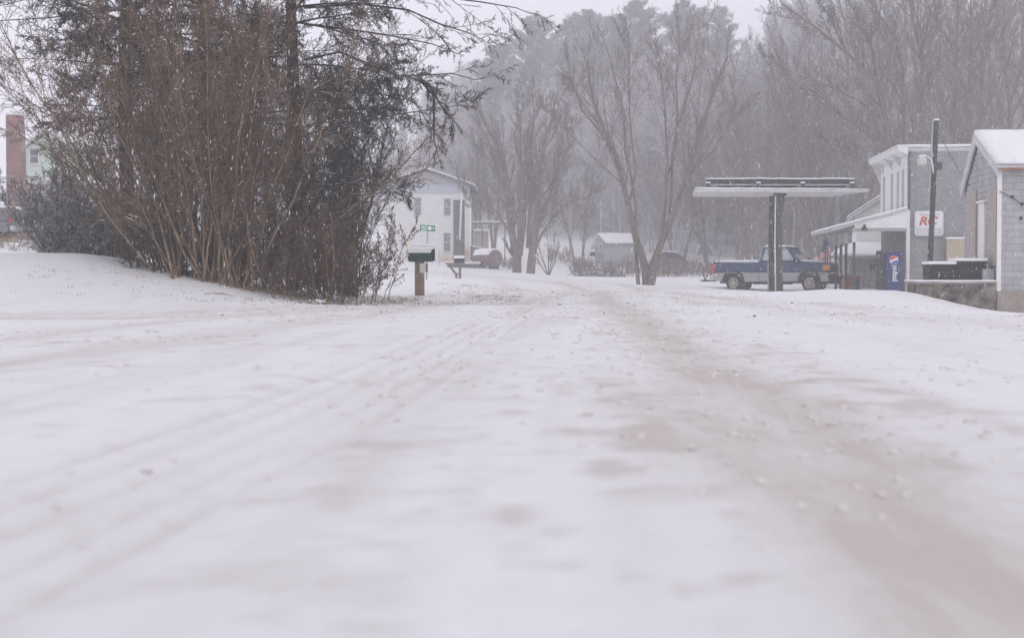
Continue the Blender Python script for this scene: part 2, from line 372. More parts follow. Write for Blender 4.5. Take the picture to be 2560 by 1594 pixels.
# thin straight tread lines of the left wheel
for off in (-.34, -.21, -.08, .06, .19):
    dt = pdist(X, Y, [(a + off, b) for a, b in TR[1][0]]) + .03 * fbm(X, Y, 1.5, 2, 90)
    ln = np.exp(-(dt / .036) ** 2) * np.clip(.75 + 1.2 * fbm(X, Y / 3, 1.1, 3, 91 + int(off * 10)), 0, 1) * (np.abs(Y - 9) < 15)
    Z -= .024 * ln; dirt = np.maximum(dirt, .5 * ln)  # dirt mask also carries painted relief shading of the grooves
dirt = np.clip(dirt * 1.0 + rd * sline * np.clip(sk1 - .02, 0, 1) * 1.1 + rd * sline * np.clip(sk2 - .05, 0, 1) * .35 + rd * np.clip(fbm(X, Y / 2.5, .9, 4, 44) - .10, 0, 1) * .6 + rd * (np.clip(fbm(X, Y / 1.4, .20, 3, 48) - .11, 0, 1) * 2.6 + np.clip(fbm(X, Y, .08, 2, 49) - .10, 0, 1) * 1.5) * (.45 + lump.clip(0, 1)) * (np.hypot(X, Y) < 30) + rd * lump * np.clip(cl, 0, 1) * .5, 0, 1)
Vt = np.stack([X, Y, Z], 1)
idx = np.arange(nx * ny).reshape(ny, nx)
faces = np.stack([idx[:-1, :-1].ravel(), idx[:-1, 1:].ravel(), idx[1:, 1:].ravel(), idx[1:, :-1].ravel()], 1)
rface = onroad[faces].sum(1) >= 3
sidef = rface & (ds[faces].mean(1) - 2.6 < dr[faces].mean(1) - 3.7) & (dr[faces].mean(1) > 3.6)

def snow_ground_mat(name, dirtcol):
    m = bpy.data.materials.new(name); m.use_nodes = True; n = m.node_tree.nodes; L = m.node_tree.links; p = n['Principled BSDF']
    p.inputs['Roughness'].default_value = .75; p.inputs['Specular IOR Level'].default_value = .25
    tc = n.new('ShaderNodeTexCoord'); at = n.new('ShaderNodeAttribute'); at.attribute_name = 'dirt'
    mpn = n.new('ShaderNodeMapping'); mpn.inputs['Scale'].default_value = (1, .22, 1); L.new(tc.outputs['Object'], mpn.inputs[0])
    def noise(sc, det=5, ro=.6, st=False):
        q = n.new('ShaderNodeTexNoise'); q.inputs['Scale'].default_value = sc; q.inputs['Detail'].default_value = det; q.inputs['Roughness'].default_value = ro
        L.new((mpn if st else tc).outputs[0 if st else 'Object'], q.inputs['Vector']); return q.outputs['Fac']
    a = n.new('ShaderNodeMapRange'); L.new(noise(3.2, 8, .7, True), a.inputs[0]); a.inputs[1].default_value = .35; a.inputs[2].default_value = .65; a.inputs[3].default_value = .5; a.inputs[4].default_value = 1.15
    mu = n.new('ShaderNodeMath'); mu.operation = 'MULTIPLY'; L.new(a.outputs[0], mu.inputs[0]); L.new(at.outputs['Fac'], mu.inputs[1])
    sp = n.new('ShaderNodeMapRange'); L.new(noise(9, 4, .7), sp.inputs[0]); sp.inputs[1].default_value = .6; sp.inputs[2].default_value = .72; sp.inputs[4].default_value = .55
    s2 = n.new('ShaderNodeMath'); s2.operation = 'MULTIPLY'; L.new(sp.outputs[0], s2.inputs[0]); L.new(at.outputs['Fac'], s2.inputs[1])
    ad = n.new('ShaderNodeMath'); ad.operation = 'ADD'; ad.use_clamp = True; L.new(mu.outputs[0], ad.inputs[0]); L.new(s2.outputs[0], ad.inputs[1])
    mx = n.new('ShaderNodeMixRGB'); L.new(ad.outputs[0], mx.inputs[0]); mx.inputs[1].default_value = (.785, .785, .79, 1); mx.inputs[2].default_value = (*dirtcol, 1)
    L.new(mx.outputs[0], p.inputs['Base Color'])
    hs = n.new('ShaderNodeMath'); hs.operation = 'ADD'; L.new(noise(5, 6), hs.inputs[0]); L.new(noise(30, 5), hs.inputs[1])
    bp = n.new('ShaderNodeBump'); bp.inputs['Strength'].default_value = .55; bp.inputs['Distance'].default_value = .03
    L.new(hs.outputs[0], bp.inputs['Height']); L.new(bp.outputs[0], p.inputs['Normal'])
    return m
M['road_snow'] = snow_ground_mat('packed_road_snow', (.545, .50, .455))
M['ground_snow'] = snow_ground_mat('ground_snow', (.58, .525, .47))
def sheet(name, sel, m):
    f = faces[sel]; u, inv = np.unique(f, return_inverse=True)
    me = mesh_np(name, Vt[u], inv.reshape(f.shape), m, smooth=True)
    a = me.attributes.new('dirt', 'FLOAT', 'POINT'); a.data.foreach_set('value', dirt[u].astype(np.float32))
    return tag(link(bpy.data.objects.new(name, me)), kind='structure')
sheet('ground', ~rface, M['ground_snow']); sheet('road', rface & ~sidef, M['road_snow']); sheet('side_road', sidef, M['road_snow'])

# ------------------------------------------------------------------ trees: polylines -> tubes
def tubes(polys, sides):
    """polys: list of (pts, radii); returns V, F"""
    by = {}
    for pts, rad in polys: by.setdefault(len(pts), []).append((pts, rad))
    VV, FF, off = [], [], 0
    for n, L in by.items():
        Pn = np.array([[tuple(q) for q in p] for p, _ in L]); R = np.array([r for _, r in L])
        T = np.empty_like(Pn); T[:, 1:-1] = Pn[:, 2:] - Pn[:, :-2]; T[:, 0] = Pn[:, 1] - Pn[:, 0]; T[:, -1] = Pn[:, -1] - Pn[:, -2]
        T /= np.linalg.norm(T, axis=2, keepdims=True) + 1e-9
        ref = np.where(np.abs(T[:, :1, 2:3]) > .8, np.array([[[1., 0, 0]]]), np.array([[[0, 0, 1.]]])) * np.ones_like(T)
        U = np.cross(T, ref); U /= np.linalg.norm(U, axis=2, keepdims=True) + 1e-9; Wv = np.cross(T, U)
        an = np.arange(sides) * 2 * math.pi / sides
        ring = Pn[:, :, None, :] + R[:, :, None, None] * (U[:, :, None, :] * np.cos(an)[None, None, :, None] + Wv[:, :, None, :] * np.sin(an)[None, None, :, None])
        b = len(L); VV.append(ring.reshape(-1, 3))
        i = (np.arange(b)[:, None, None] * n + np.arange(n - 1)[None, :, None]) * sides + np.arange(sides)[None, None, :]
        j = (np.arange(b)[:, None, None] * n + np.arange(n - 1)[None, :, None]) * sides + ((np.arange(sides) + 1) % sides)[None, None, :]
        FF.append(np.stack([i, j, j + sides, i + sides], -1).reshape(-1, 4) + off); off += b * n * sides
    return np.concatenate(VV), np.concatenate(FF)

def rnd_perp(rng, d):
    while True:
        v = V((rng.uniform(-1, 1), rng.uniform(-1, 1), rng.uniform(-1, 1))); v -= d * v.dot(d)
        if v.length > .1: return v.normalized()

class Cfg:
    def __init__(s, **k):
        s.n = [7, 6, 5, 3, 2]; s.ch = [9, 7, 6, 5, 0]; s.ratio = [.5, .5, .5, .5]; s.ang = [45, 45, 45, 45]; s.wob = [.06, .12, .18, .2, .2]
        s.up = [.02, .05, .04, .03, .02]; s.start = [.25, .2, .15, .1]; s.rr = [.5, .5, .5, .6]; s.tip = .35; s.rmin = .004; s.maxl = 3; s.shape = .6; s.radd = None
        for a, b in k.items(): setattr(s, a, b)

def grow(rng, out, p, d, L, r, lv, c, pts=None):
    if pts is None:
        n = c.n[lv]; pts = [V(p)]; q = V(p); dd = V(d).normalized(); st = L / n
        for _ in range(n):
            w = c.wob[lv]
            dd = (dd + V((rng.uniform(-w, w), rng.uniform(-w, w), rng.uniform(-w, w) + c.up[lv]))).normalized()
            q = q + dd * st; pts.append(q)
    else:
        n = len(pts) - 1; L = sum((b - a).length for a, b in zip(pts, pts[1:]))
    rads = [max(c.rmin, r * (1 - (1 - c.tip) * i / n)) for i in range(n + 1)]
    out.setdefault(lv, []).append((pts, rads))
    if lv >= c.maxl: return
    K = c.ch[lv]; s0 = c.start[lv]
    for k in range(K):
        t = s0 + (1 - s0) * (k + rng.random()) / K; t = min(t, .999)
        f = t * n; i = int(f); pp = pts[i].lerp(pts[i + 1], f - i); dir_ = (pts[i + 1] - pts[i]).normalized()
        a = math.radians(c.ang[lv] * rng.uniform(.6, 1.35)); pr = rnd_perp(rng, dir_)
        nd = dir_ * math.cos(a) + pr * math.sin(a)
        ll = L * c.ratio[lv] * (1 - c.shape * (t - s0) / (1 - s0)) * rng.uniform(.6, 1.25)
        rr = max(c.rmin, rads[i] * c.rr[lv])
        grow(rng, out, pp, nd, ll, rr, lv + 1, c)

def tree_mesh(out, lv_from, lv_to, name, m, sides=None, origin=V((0, 0, 0))):
    vs, fs, off = [], [], 0
    for lv in range(lv_from, lv_to + 1):
        if lv not in out: continue
        sd_ = (sides or {0: 8, 1: 6, 2: 4, 3: 3, 4: 3})[lv]
        a, b = tubes(out[lv], sd_); vs.append(a); fs.append(b + off); off += len(a)
    a = np.concatenate(vs) - np.array(tuple(origin)); return mesh_np(name, a, np.concatenate(fs), m, smooth=True)

def bare_tree(base, label, stems, cfg, seed, bark='bark', twig='twig', group=None, name='bare_tree', explicit=None, radii=None, split=1):
    """stems: list of (dir, length, radius, offset) or explicit polylines in world space"""
    rng = random.Random(seed); out = {}
    if explicit:
        for pts, r in zip(explicit, radii): grow(rng, out, pts[0], None, 0, r, 0, cfg, pts=pts)
    for d, L, r, o in stems: grow(rng, out, V(base) + V(o), V(d), L, r, 0, cfg)
    root = empty(name, base, label, 'tree', group=group)
    me = tree_mesh(out, 0, split, 'trunk', M[bark], origin=V(base)); link(bpy.data.objects.new('trunk', me), root)
    me = tree_mesh(out, split + 1, 4, 'crown', M[twig], origin=V(base)); link(bpy.data.objects.new('crown', me), root)
    return root

def copy_tree(o, parent=None):
    c = o.copy(); S.collection.objects.link(c); c.parent = parent
    for ch in list(o.children): copy_tree(ch, c)
    return c

# ---- far wood (one mass): variants placed by a point cloud
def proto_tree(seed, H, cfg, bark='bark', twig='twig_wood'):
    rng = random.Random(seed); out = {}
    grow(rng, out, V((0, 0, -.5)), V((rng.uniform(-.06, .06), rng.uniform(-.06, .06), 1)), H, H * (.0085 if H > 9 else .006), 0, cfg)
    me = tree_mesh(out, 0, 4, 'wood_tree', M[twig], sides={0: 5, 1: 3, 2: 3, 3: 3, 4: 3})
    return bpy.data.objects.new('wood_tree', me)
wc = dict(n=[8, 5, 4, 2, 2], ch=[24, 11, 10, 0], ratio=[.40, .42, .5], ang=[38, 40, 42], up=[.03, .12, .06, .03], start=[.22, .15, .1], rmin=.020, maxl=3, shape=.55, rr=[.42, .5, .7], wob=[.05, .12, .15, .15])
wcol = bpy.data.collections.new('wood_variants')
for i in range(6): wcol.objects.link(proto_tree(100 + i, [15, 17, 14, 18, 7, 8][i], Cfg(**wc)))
rng = random.Random(5)
pts, var, rot, scl = [], [], [], []
while len(pts) < 1250:
    y = rng.uniform(122, 290); x = rng.uniform(-.16 * y, .45 * y)
    if y < 142 and x < 8: continue
    if x < -2 and y < 150: continue
    if x < -.06 * y and rng.random() < .75: continue
    if x < -.09 * y: continue
    pts.append((x, y)); var.append(rng.randrange(6)); rot.append(rng.uniform(0, 6.28)); s = rng.uniform(.65, 1.15)
    if y > 190 and -.06 * y < x < .18 * y: s *= .55
    elif x < .02 * y: s *= .72
    elif x < .16 * y: s *= .85
    scl.append(s)
for _ in range(520):
    y = rng.uniform(128, 185); x = rng.uniform(-.07 * y, .42 * y)
    if y < 145 and x < 17: continue
    pts.append((x, y)); var.append(rng.choice((4, 5))); rot.append(rng.uniform(0, 6.28)); scl.append(rng.uniform(.45, 1.0))
xs = np.array(pts); hz = base_h(xs[:, 0], xs[:, 1])
me = bpy.data.meshes.new('wood'); me.vertices.add(len(pts)); me.vertices.foreach_set('co', np.column_stack([xs, hz]).astype(np.float32).ravel())
for nm, ty, dat in (('variant', 'INT', var), ('turn', 'FLOAT', rot), ('size', 'FLOAT', scl)):
    a = me.attributes.new(nm, ty, 'POINT'); a.data.foreach_set('value', dat)
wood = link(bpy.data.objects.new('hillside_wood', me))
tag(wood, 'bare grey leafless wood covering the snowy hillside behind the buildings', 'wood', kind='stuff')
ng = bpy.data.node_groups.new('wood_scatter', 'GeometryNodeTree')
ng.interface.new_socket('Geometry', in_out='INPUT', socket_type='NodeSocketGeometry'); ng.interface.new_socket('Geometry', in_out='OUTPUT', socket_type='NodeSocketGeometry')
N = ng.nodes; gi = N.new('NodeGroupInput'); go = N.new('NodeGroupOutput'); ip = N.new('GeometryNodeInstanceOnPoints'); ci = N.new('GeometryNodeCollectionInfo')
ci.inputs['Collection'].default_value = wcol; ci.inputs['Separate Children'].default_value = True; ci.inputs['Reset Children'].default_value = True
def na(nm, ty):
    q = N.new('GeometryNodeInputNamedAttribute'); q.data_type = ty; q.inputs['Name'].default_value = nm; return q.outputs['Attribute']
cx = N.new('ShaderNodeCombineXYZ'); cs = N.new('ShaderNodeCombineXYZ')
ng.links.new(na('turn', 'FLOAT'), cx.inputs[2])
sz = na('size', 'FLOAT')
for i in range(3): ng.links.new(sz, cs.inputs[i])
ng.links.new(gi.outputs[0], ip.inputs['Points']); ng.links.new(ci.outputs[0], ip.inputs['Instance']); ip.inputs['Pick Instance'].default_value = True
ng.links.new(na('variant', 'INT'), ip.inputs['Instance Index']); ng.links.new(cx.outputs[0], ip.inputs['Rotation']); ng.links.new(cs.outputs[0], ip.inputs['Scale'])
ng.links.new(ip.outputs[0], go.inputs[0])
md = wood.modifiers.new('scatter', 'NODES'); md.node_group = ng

# ---- pines on the ridge
def pine(base, H, Wd, seed, label, lo=.3):
    rng = random.Random(seed); root = empty('pine_tree', base, label, 'tree', group='tall pines on the ridge')
    tr = [([V((rng.uniform(-.15, .15), 0, H * i / 8 - .5)) for i in range(9)], [H * .014 * (1 - .85 * i / 8) for i in range(9)])]
    fol = []; limbs = []
    k = 0; h = lo
    while h < .99:
        t = (h - lo) / (1 - lo)
        prof = math.sin(min(1, (1 - t) * 1.6 + .10) * 1.57) * (.85 + .15 * math.sin(k * .8 + seed))
        nl = 4
        for j in range(nl):
            a = rng.uniform(0, 6.28); l = 1.25 * Wd * prof * rng.uniform(.5, 1.1); up = rng.uniform(.1, .5) + .4 * t
            p0 = V((0, 0, H * h)); d = V((math.cos(a), math.sin(a), up)).normalized()
            ptsb = [p0 + d * l * q + V((0, 0, .1 * l * q * q)) for q in (0, .33, .66, 1)]
            limbs.append((ptsb, [.05, .04, .03, .02]))
            for q in range(int(60 + 55 * l)):
                s = rng.random() ** .6; c = ptsb[0].lerp(ptsb[-1], s) + V((rng.gauss(0, .26), rng.gauss(0, .26), rng.gauss(.12, .14))) * (.5 + .2 * l)
                dd = V((math.cos(a) + rng.gauss(0, .5), math.sin(a) + rng.gauss(0, .5), rng.uniform(-.1, .9))).normalized(); L = rng.uniform(.18, .4)
                fol.append(([c, c + dd * L], [.065, .03]))
        h += .022 * rng.uniform(.6, 1.4); k += 1
    v, f = tubes(tr + limbs, 5) if False else (None, None)
    v1, f1 = tubes(tr, 7); v2, f2 = tubes(limbs, 3)
    link(bpy.data.objects.new('trunk', mesh_np('trunk', np.concatenate([v1, v2]), np.concatenate([f1, f2 + len(v1)]), M['bark'], smooth=True)), root)
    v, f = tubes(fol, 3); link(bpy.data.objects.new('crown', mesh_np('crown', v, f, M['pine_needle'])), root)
    return root
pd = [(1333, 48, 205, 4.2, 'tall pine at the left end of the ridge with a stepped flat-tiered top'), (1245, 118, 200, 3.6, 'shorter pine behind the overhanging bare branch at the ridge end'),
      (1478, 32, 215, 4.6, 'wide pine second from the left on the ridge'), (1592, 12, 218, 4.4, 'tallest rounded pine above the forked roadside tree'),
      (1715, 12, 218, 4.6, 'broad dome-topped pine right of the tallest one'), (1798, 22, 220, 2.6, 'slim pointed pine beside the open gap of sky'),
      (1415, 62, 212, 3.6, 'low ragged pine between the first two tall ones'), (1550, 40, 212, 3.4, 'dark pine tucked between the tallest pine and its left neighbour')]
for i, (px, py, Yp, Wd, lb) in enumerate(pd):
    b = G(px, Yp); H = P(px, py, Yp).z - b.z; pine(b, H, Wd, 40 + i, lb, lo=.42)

# ---- forked roadside tree (the big one in the middle)
def poly(Yp, pts, rng, dy=2.0):
    out = []; y = Yp; n = len(pts); s = rng.uniform(-dy, dy)
    for i, (px, py) in enumerate(pts):
        q = P(px, py, Yp); y = Yp + s * (i / (n - 1)) ** 1.3
        out.append(V((q.x * y / Yp, y, EYE + (q.z - EYE) * y / Yp)))
    return out
rg = random.Random(8)
B = [poly(70, q, rg) for q in (
    [(1616, 716), (1613, 665), (1588, 590), (1572, 520), (1557, 460), (1545, 400), (1520, 340), (1490, 275), (1475, 215), (1468, 150)],
    [(1596, 716), (1592, 660), (1588, 600), (1590, 520), (1580, 450), (1564, 380), (1562, 300), (1550, 240), (1532, 180), (1514, 110)],
    [(1575, 500), (1590, 430), (1577, 330), (1572, 230), (1574, 140), (1569, 80)],
    [(1545, 400), (1500, 330), (1455, 275), (1428, 200), (1415, 130)],
    [(1625, 716), (1632, 662), (1660, 590), (1688, 520), (1718, 440), (1735, 375), (1749, 317), (1776, 258), (1800, 187), (1820, 140)],
    [(1655, 600), (1664, 500), (1668, 400), (1663, 290), (1655, 200), (1637, 105)],
    [(1672, 560), (1680, 470), (1680, 390), (1692, 325), (1713, 260), (1733, 187), (1744, 110), (1748, 50)],
    [(1664, 450), (1690, 380), (1694, 280), (1690, 200), (1700, 120), (1690, 60)],
    [(1490, 275), (1440, 230), (1400, 180)], [(1557, 460), (1500, 410), (1440, 350), (1390, 300), (1350, 260)], [(1718, 440), (1780, 380), (1830, 300), (1880, 250)])]
bc = Cfg(n=[6, 6, 5, 3, 2], ch=[15, 9, 7, 0], ratio=[.36, .42, .45], ang=[22, 32, 36], up=[.02, .04, .03, .02], start=[.38, .15, .1], rmin=.006, maxl=3, rr=[.30, .5, .6], tip=.2)
bare_tree(G(1620, 70), 'large forked bare tree standing by the road bend left of the pickup', [], bc, 11, explicit=B, radii=[.20, .10, .06, .06, .20, .09, .08, .055, .03, .04, .04], twig='twig_red', name='forked_bare_tree')
# ---- bushy two-trunked tree left of it
A = [poly(95, q, rg) for q in (
    [(1292, 690), (1290, 640), (1280, 580), (1268, 500), (1262, 420), (1240, 360), (1210, 300), (1190, 250)],
    [(1326, 692), (1330, 640), (1338, 580), (1345, 500), (1350, 430), (1362, 360), (1380, 300), (1392, 240)],
    [(1285, 600), (1262, 560), (1230, 530), (1190, 515), (1160, 480), (1140, 430)],
    [(1300, 640), (1310, 560), (1308, 470), (1300, 390), (1302, 320), (1290, 250)],
    [(1332, 640), (1352, 590), (1385, 540), (1420, 505), (1460, 490), (1500, 480)],
    [(1320, 620), (1325, 540), (1330, 450), (1326, 370), (1335, 290), (1330, 230)],
    [(1275, 540), (1258, 470), (1240, 420), (1205, 380), (1170, 350)],
    [(1340, 560), (1370, 500), (1395, 430), (1420, 370), (1440, 310)],
    [(1345, 500), (1375, 470), (1400, 400), (1405, 340), (1415, 280)], [(1295, 660), (1284, 640), (1272, 625), (1262, 600)])]
ac = Cfg(n=[6, 5, 4, 3, 2], ch=[20, 9, 8, 0], ratio=[.32, .45, .45], ang=[26, 32, 36], up=[.02, .12, .08, .03], start=[.2, .15, .1], rmin=.010, maxl=3, rr=[.30, .5, .6], tip=.22)
bare_tree(G(1310, 95), 'bushy bare tree on two close trunks between the white house and the grey shed', [], ac, 12, explicit=A, radii=[.30, .30, .08, .18, .10, .16, .10, .11, .09, .05], name='bushy_bare_tree')
# sapling, far trees
sap = Cfg(n=[5, 4, 3, 2, 2], ch=[7, 5, 0], ratio=[.4, .4], ang=[26, 30], start=[.3, .2], rmin=.008, maxl=2, up=[.03, .06, .03, 0, 0])
p0 = G(1372, 91)
bare_tree(p0, 'small multi-stemmed sapling to the right of the bushy two-trunked tree', [((x, .1, 1), l, .045, (0, 0, -.1)) for x, l in ((-.75, 2.2), (-.35, 2.6), (-.05, 3.0), (.18, 2.8), (.4, 2.3))], sap, 13, name='sapling')
mid = Cfg(n=[7, 6, 4, 3, 2], ch=[17, 10, 8, 0], ratio=[.45, .42, .45], ang=[32, 36, 40], up=[.02, .12, .08, .03], start=[.18, .15, .1], rmin=.011, maxl=3, rr=[.38, .5, .6])
def auto_tree(px, Yp, top, seed, label, lean=0, stems=1, spread=.25, r=None, cfg=mid, group='bare trees standing in front of the hillside wood', twig='twig'):
    b = G(px, Yp); H = P(px, top, Yp).z - b.z; rr = random.Random(seed)
    ss = [((lean + (rr.uniform(-spread, spread) if stems > 1 else 0), rr.uniform(-.15, .15), 1), H * rr.uniform(.85, 1.0), (r or H * .0125) / math.sqrt(stems) * 1.2, (rr.uniform(-.3, .3) * (stems > 1), 0, -.2)) for _ in range(stems)]
    return bare_tree(b, label, ss, cfg, seed, group=group, twig=twig)
auto_tree(1772, 103, 300, 21, 'slender bare tree behind the left end of the fuel canopy', 0, 2, .3)
auto_tree(1878, 100, 250, 22, 'bare tree with a leaning trunk rising behind the pickup bed', -.22, 1)
auto_tree(1893, 108, 160, 23, 'thicker bare trunk rising behind the pickup cab', -.12, 1)
auto_tree(1840, 112, 200, 24, 'twiggy bare tree seen under the middle of the canopy', .1, 2, .35, twig='twig_red')
auto_tree(1445, 112, 330, 25, 'bare tree just left of the grey shed roof', -.1, 2, .3)
auto_tree(1700, 118, 330, 26, 'reddish bare tree behind the dark covered trailer', .05, 3, .4, twig='twig_red')
auto_tree(1990, 98, 170, 27, 'leafless tree behind the right end of the pickup hood', .05, 2, .35, twig='twig_red')
auto_tree(2070, 92, 120, 28, 'many-limbed bare tree behind the flag', .05, 3, .4)
auto_tree(1190, 118, 330, 29, 'thin bare tree at the right corner of the white house', .02, 2, .3)
auto_tree(1232, 124, 260, 30, 'pale bare tree behind the rusty tank', .05, 2, .3)
# trees behind the store
D = [poly(80, q, rg) for q in (
    [(2262, 640), (2250, 520), (2235, 420), (2214, 300), (2191, 202), (2111, 127), (2039, 69), (1955, 9)],
    [(2263, 430), (2262, 300), (2258, 179), (2243, 101), (2191, 29), (2170, -60)],
    [(2214, 300), (2160, 260), (2100, 225), (2004, 190), (1950, 165), (1903, 144)],
    [(2235, 420), (2180, 345), (2120, 300), (2050, 240), (1990, 230)],
    [(2191, 202), (2180, 120), (2150, 60), (2110, -20)], [(2111, 127), (2080, 50), (2040, -10)],
    [(2250, 520), (2190, 440), (2130, 390), (2080, 370), (2030, 330)])]
dc = Cfg(n=[6, 6, 5, 3, 2], ch=[19, 10, 8, 0], ratio=[.26, .45, .45], ang=[34, 38, 42], up=[.02, .08, .05, .03], start=[.25, .15, .1], rmin=.011, maxl=3, rr=[.42, .5, .6], tip=.25)
bare_tree(G(2262, 80), 'big bare tree leaning left over the fuel canopy from behind the brick store', [], dc, 31, explicit=D, radii=[.24, .14, .1, .1, .09, .08, .1], name='leaning_bare_tree')
D = [poly(84, q, rg) for q in ([(2280, 640), (2284, 450), (2286, 331), (2298, 260), (2310, 161), (2303, 138), (2284, 58), (2272, -20), (2262, -90)], [(2310, 165), (2325, 110), (2344, 66), (2338, 17), (2330, -80)], [(2344, 66), (2375, 100), (2390, 150)][::1], [(2298, 260), (2320, 200), (2350, 150)])]
bare_tree(G(2280, 84), 'slim bare tree forking into a Y above the brick store', [], dc, 32, explicit=D, radii=[.22, .14, .05, .05], name='slim_bare_tree')
for i, (px, py0, top, Yp, lb, pl) in enumerate([
        (2385, 0, 0, 88, 'straight bare trunk just right of the utility pole top', [(2384, 640), (2386, 400), (2387, 202), (2393, 86), (2398, -80)]),
        (2425, 0, 0, 90, 'straight bare trunk above the gap between the brick store and the block building', [(2420, 640), (2422, 400), (2425, 144), (2429, -80)]),
        (2457, 0, 0, 86, 'bare trunk bending right above the gable of the block building', [(2445, 640), (2450, 400), (2457, 173), (2467, 72), (2496, -20), (2510, -90)]),
        (2520, 0, 0, 92, 'dark bare trunk above the snowy roof of the block building', [(2535, 640), (2530, 400), (2523, 250), (2508, 115), (2512, -80)]),
        (2560, 0, 0, 95, 'bare trunk at the right edge of the picture above the snowy roof', [(2590, 640), (2580, 400), (2568, 250), (2556, 100), (2560, -80)])]):
    bare_tree(G(px, Yp), lb, [], dc, 50 + i, explicit=[poly(Yp, pl, rg, 1)], radii=[.2], group='tall bare trunks behind the block building')
for i, (px, Yp, top, st, lb) in enumerate([(2150, 105, -60, 3, 'tall spreading bare tree behind the store porch roof'), (2030, 112, 60, 3, 'spreading bare tree between the canopy and the store'), (2340, 108, -120, 3, 'tall bare tree behind the flat top of the store'),
                                           (2480, 110, -140, 3, 'tall bare tree far behind the block building gable'), (1960, 120, 60, 2, 'bare tree at the gap of sky right of the pines'), (2230, 118, -120, 3, 'tall twiggy bare tree behind the leaning one')]):
    auto_tree(px, Yp, top, 60 + i, lb, 0, st, .3, cfg=Cfg(n=[7, 6, 4, 3, 2], ch=[16, 9, 7, 0], ratio=[.42, .42, .45], ang=[34, 38, 42], up=[.02, .10, .06, .03], start=[.2, .15, .1], rmin=.012, maxl=3, rr=[.38, .5, .6]), group='tall bare trees rising behind the store')

# ------------------------------------------------------------------ left cluster: shrub, conifers, brush
def shrub(name, base_pts, label, cfg, seed, dirf, lenf, r, barkm, twigm, split=0, cat='bush', extra=None, snowy=0, arch=()):
    rng = random.Random(seed); out = {}
    for p in base_pts(rng): grow(rng, out, p, dirf(rng, p), lenf(rng, p), r * rng.uniform(.5, 1.3), 0, cfg)
    for pl in arch: grow(rng, out, pl[0], None, 0, r * .8, 0, cfg, pts=pl)
    b = V(out[0][0][0][0]); root = empty(name, b, label, cat)
    link(bpy.data.objects.new('stems', tree_mesh(out, 0, split, 'stems', M[barkm], sides={0: 6, 1: 4, 2: 3, 3: 3, 4: 3}, origin=b)), root)
    link(bpy.data.objects.new('twigs', tree_mesh(out, split + 1, 4, 'twigs', M[twigm], sides={0: 5, 1: 4, 2: 3, 3: 3, 4: 3}, origin=b)), root)
    if extra: extra(rng, out, root, b)
    if snowy:
        cand = [q for lv in (0, 1) for q in out[lv] if (q[0][-1] - q[0][0]).length > .5]; rng.shuffle(cand); k = 0; m = MB()
        for pts, rad in cand:
            i = rng.randrange(len(pts) - 1); d = pts[i + 1] - pts[i]
            if abs(d.normalized().z) > .62 or pts[i].z < b.z + 1: continue
            m.tube([pts[i] + d * t + V((0, -.004, rad[i] + .006 + .004 * (t * 4 % 1))) - b for t in (0, .2, .45, .7, 1)], [.002, .007, .009, .007, .002], 5); k += 1
            if k > snowy: break
        tag(m.build('snow_on_branches', M['snow'], root), kind='stuff')
    return root
def bp(rng):
    for _ in range(98):
        px = rng.triangular(320, 690, 540); Yb = rng.uniform(26.6, 29.0) - (px - 330) / 360 * .4
        yield G(px, Yb, -.05)
def bd(rng, p):
    t = (p.x / p.y * F + 1280 - 510) / 180
    a = math.radians(max(-52, min(40, t * 32 + rng.gauss(-9, 18)))); return V((math.sin(a), rng.uniform(-.35, .35), math.cos(a)))
sc = Cfg(n=[9, 5, 3, 2], ch=[13, 8, 4, 0], ratio=[.26, .42, .5], ang=[28, 38, 46], up=[.045, .05, .03, .02], start=[.22, .12, .1], rmin=.0042, maxl=3, rr=[.42, .55, .7], tip=.2, shape=.5, wob=[.15, .2, .24, .24])
ARCH = []
for q_ in (((345, 660), (300, 560), (225, 460), (130, 380), (30, 330), (-60, 300)), ((350, 665), (300, 540), (220, 420), (140, 300), (70, 200), (20, 110)), 
          ((380, 672), (330, 500), (260, 350), (190, 220), (120, 110), (80, 30)), ((370, 670), (290, 480), (180, 340), (60, 240), (-40, 190)),
          ((390, 676), (350, 520), (290, 380), (200, 300), (90, 265), (-10, 260)), ((400, 680), (370, 540), (310, 380), (250, 230), (215, 90), (200, -20))):
    ARCH.append(poly(28.0, q_, rg, .7))
shrub('tall_shrub', bp, 'tall brown many-stemmed shrub fanning out over the snowy bank', sc, 71, bd, lambda r, p: r.uniform(3.4, 6.6), .024, 'stem_brown', 'twig_brown', snowy=70, arch=ARCH)

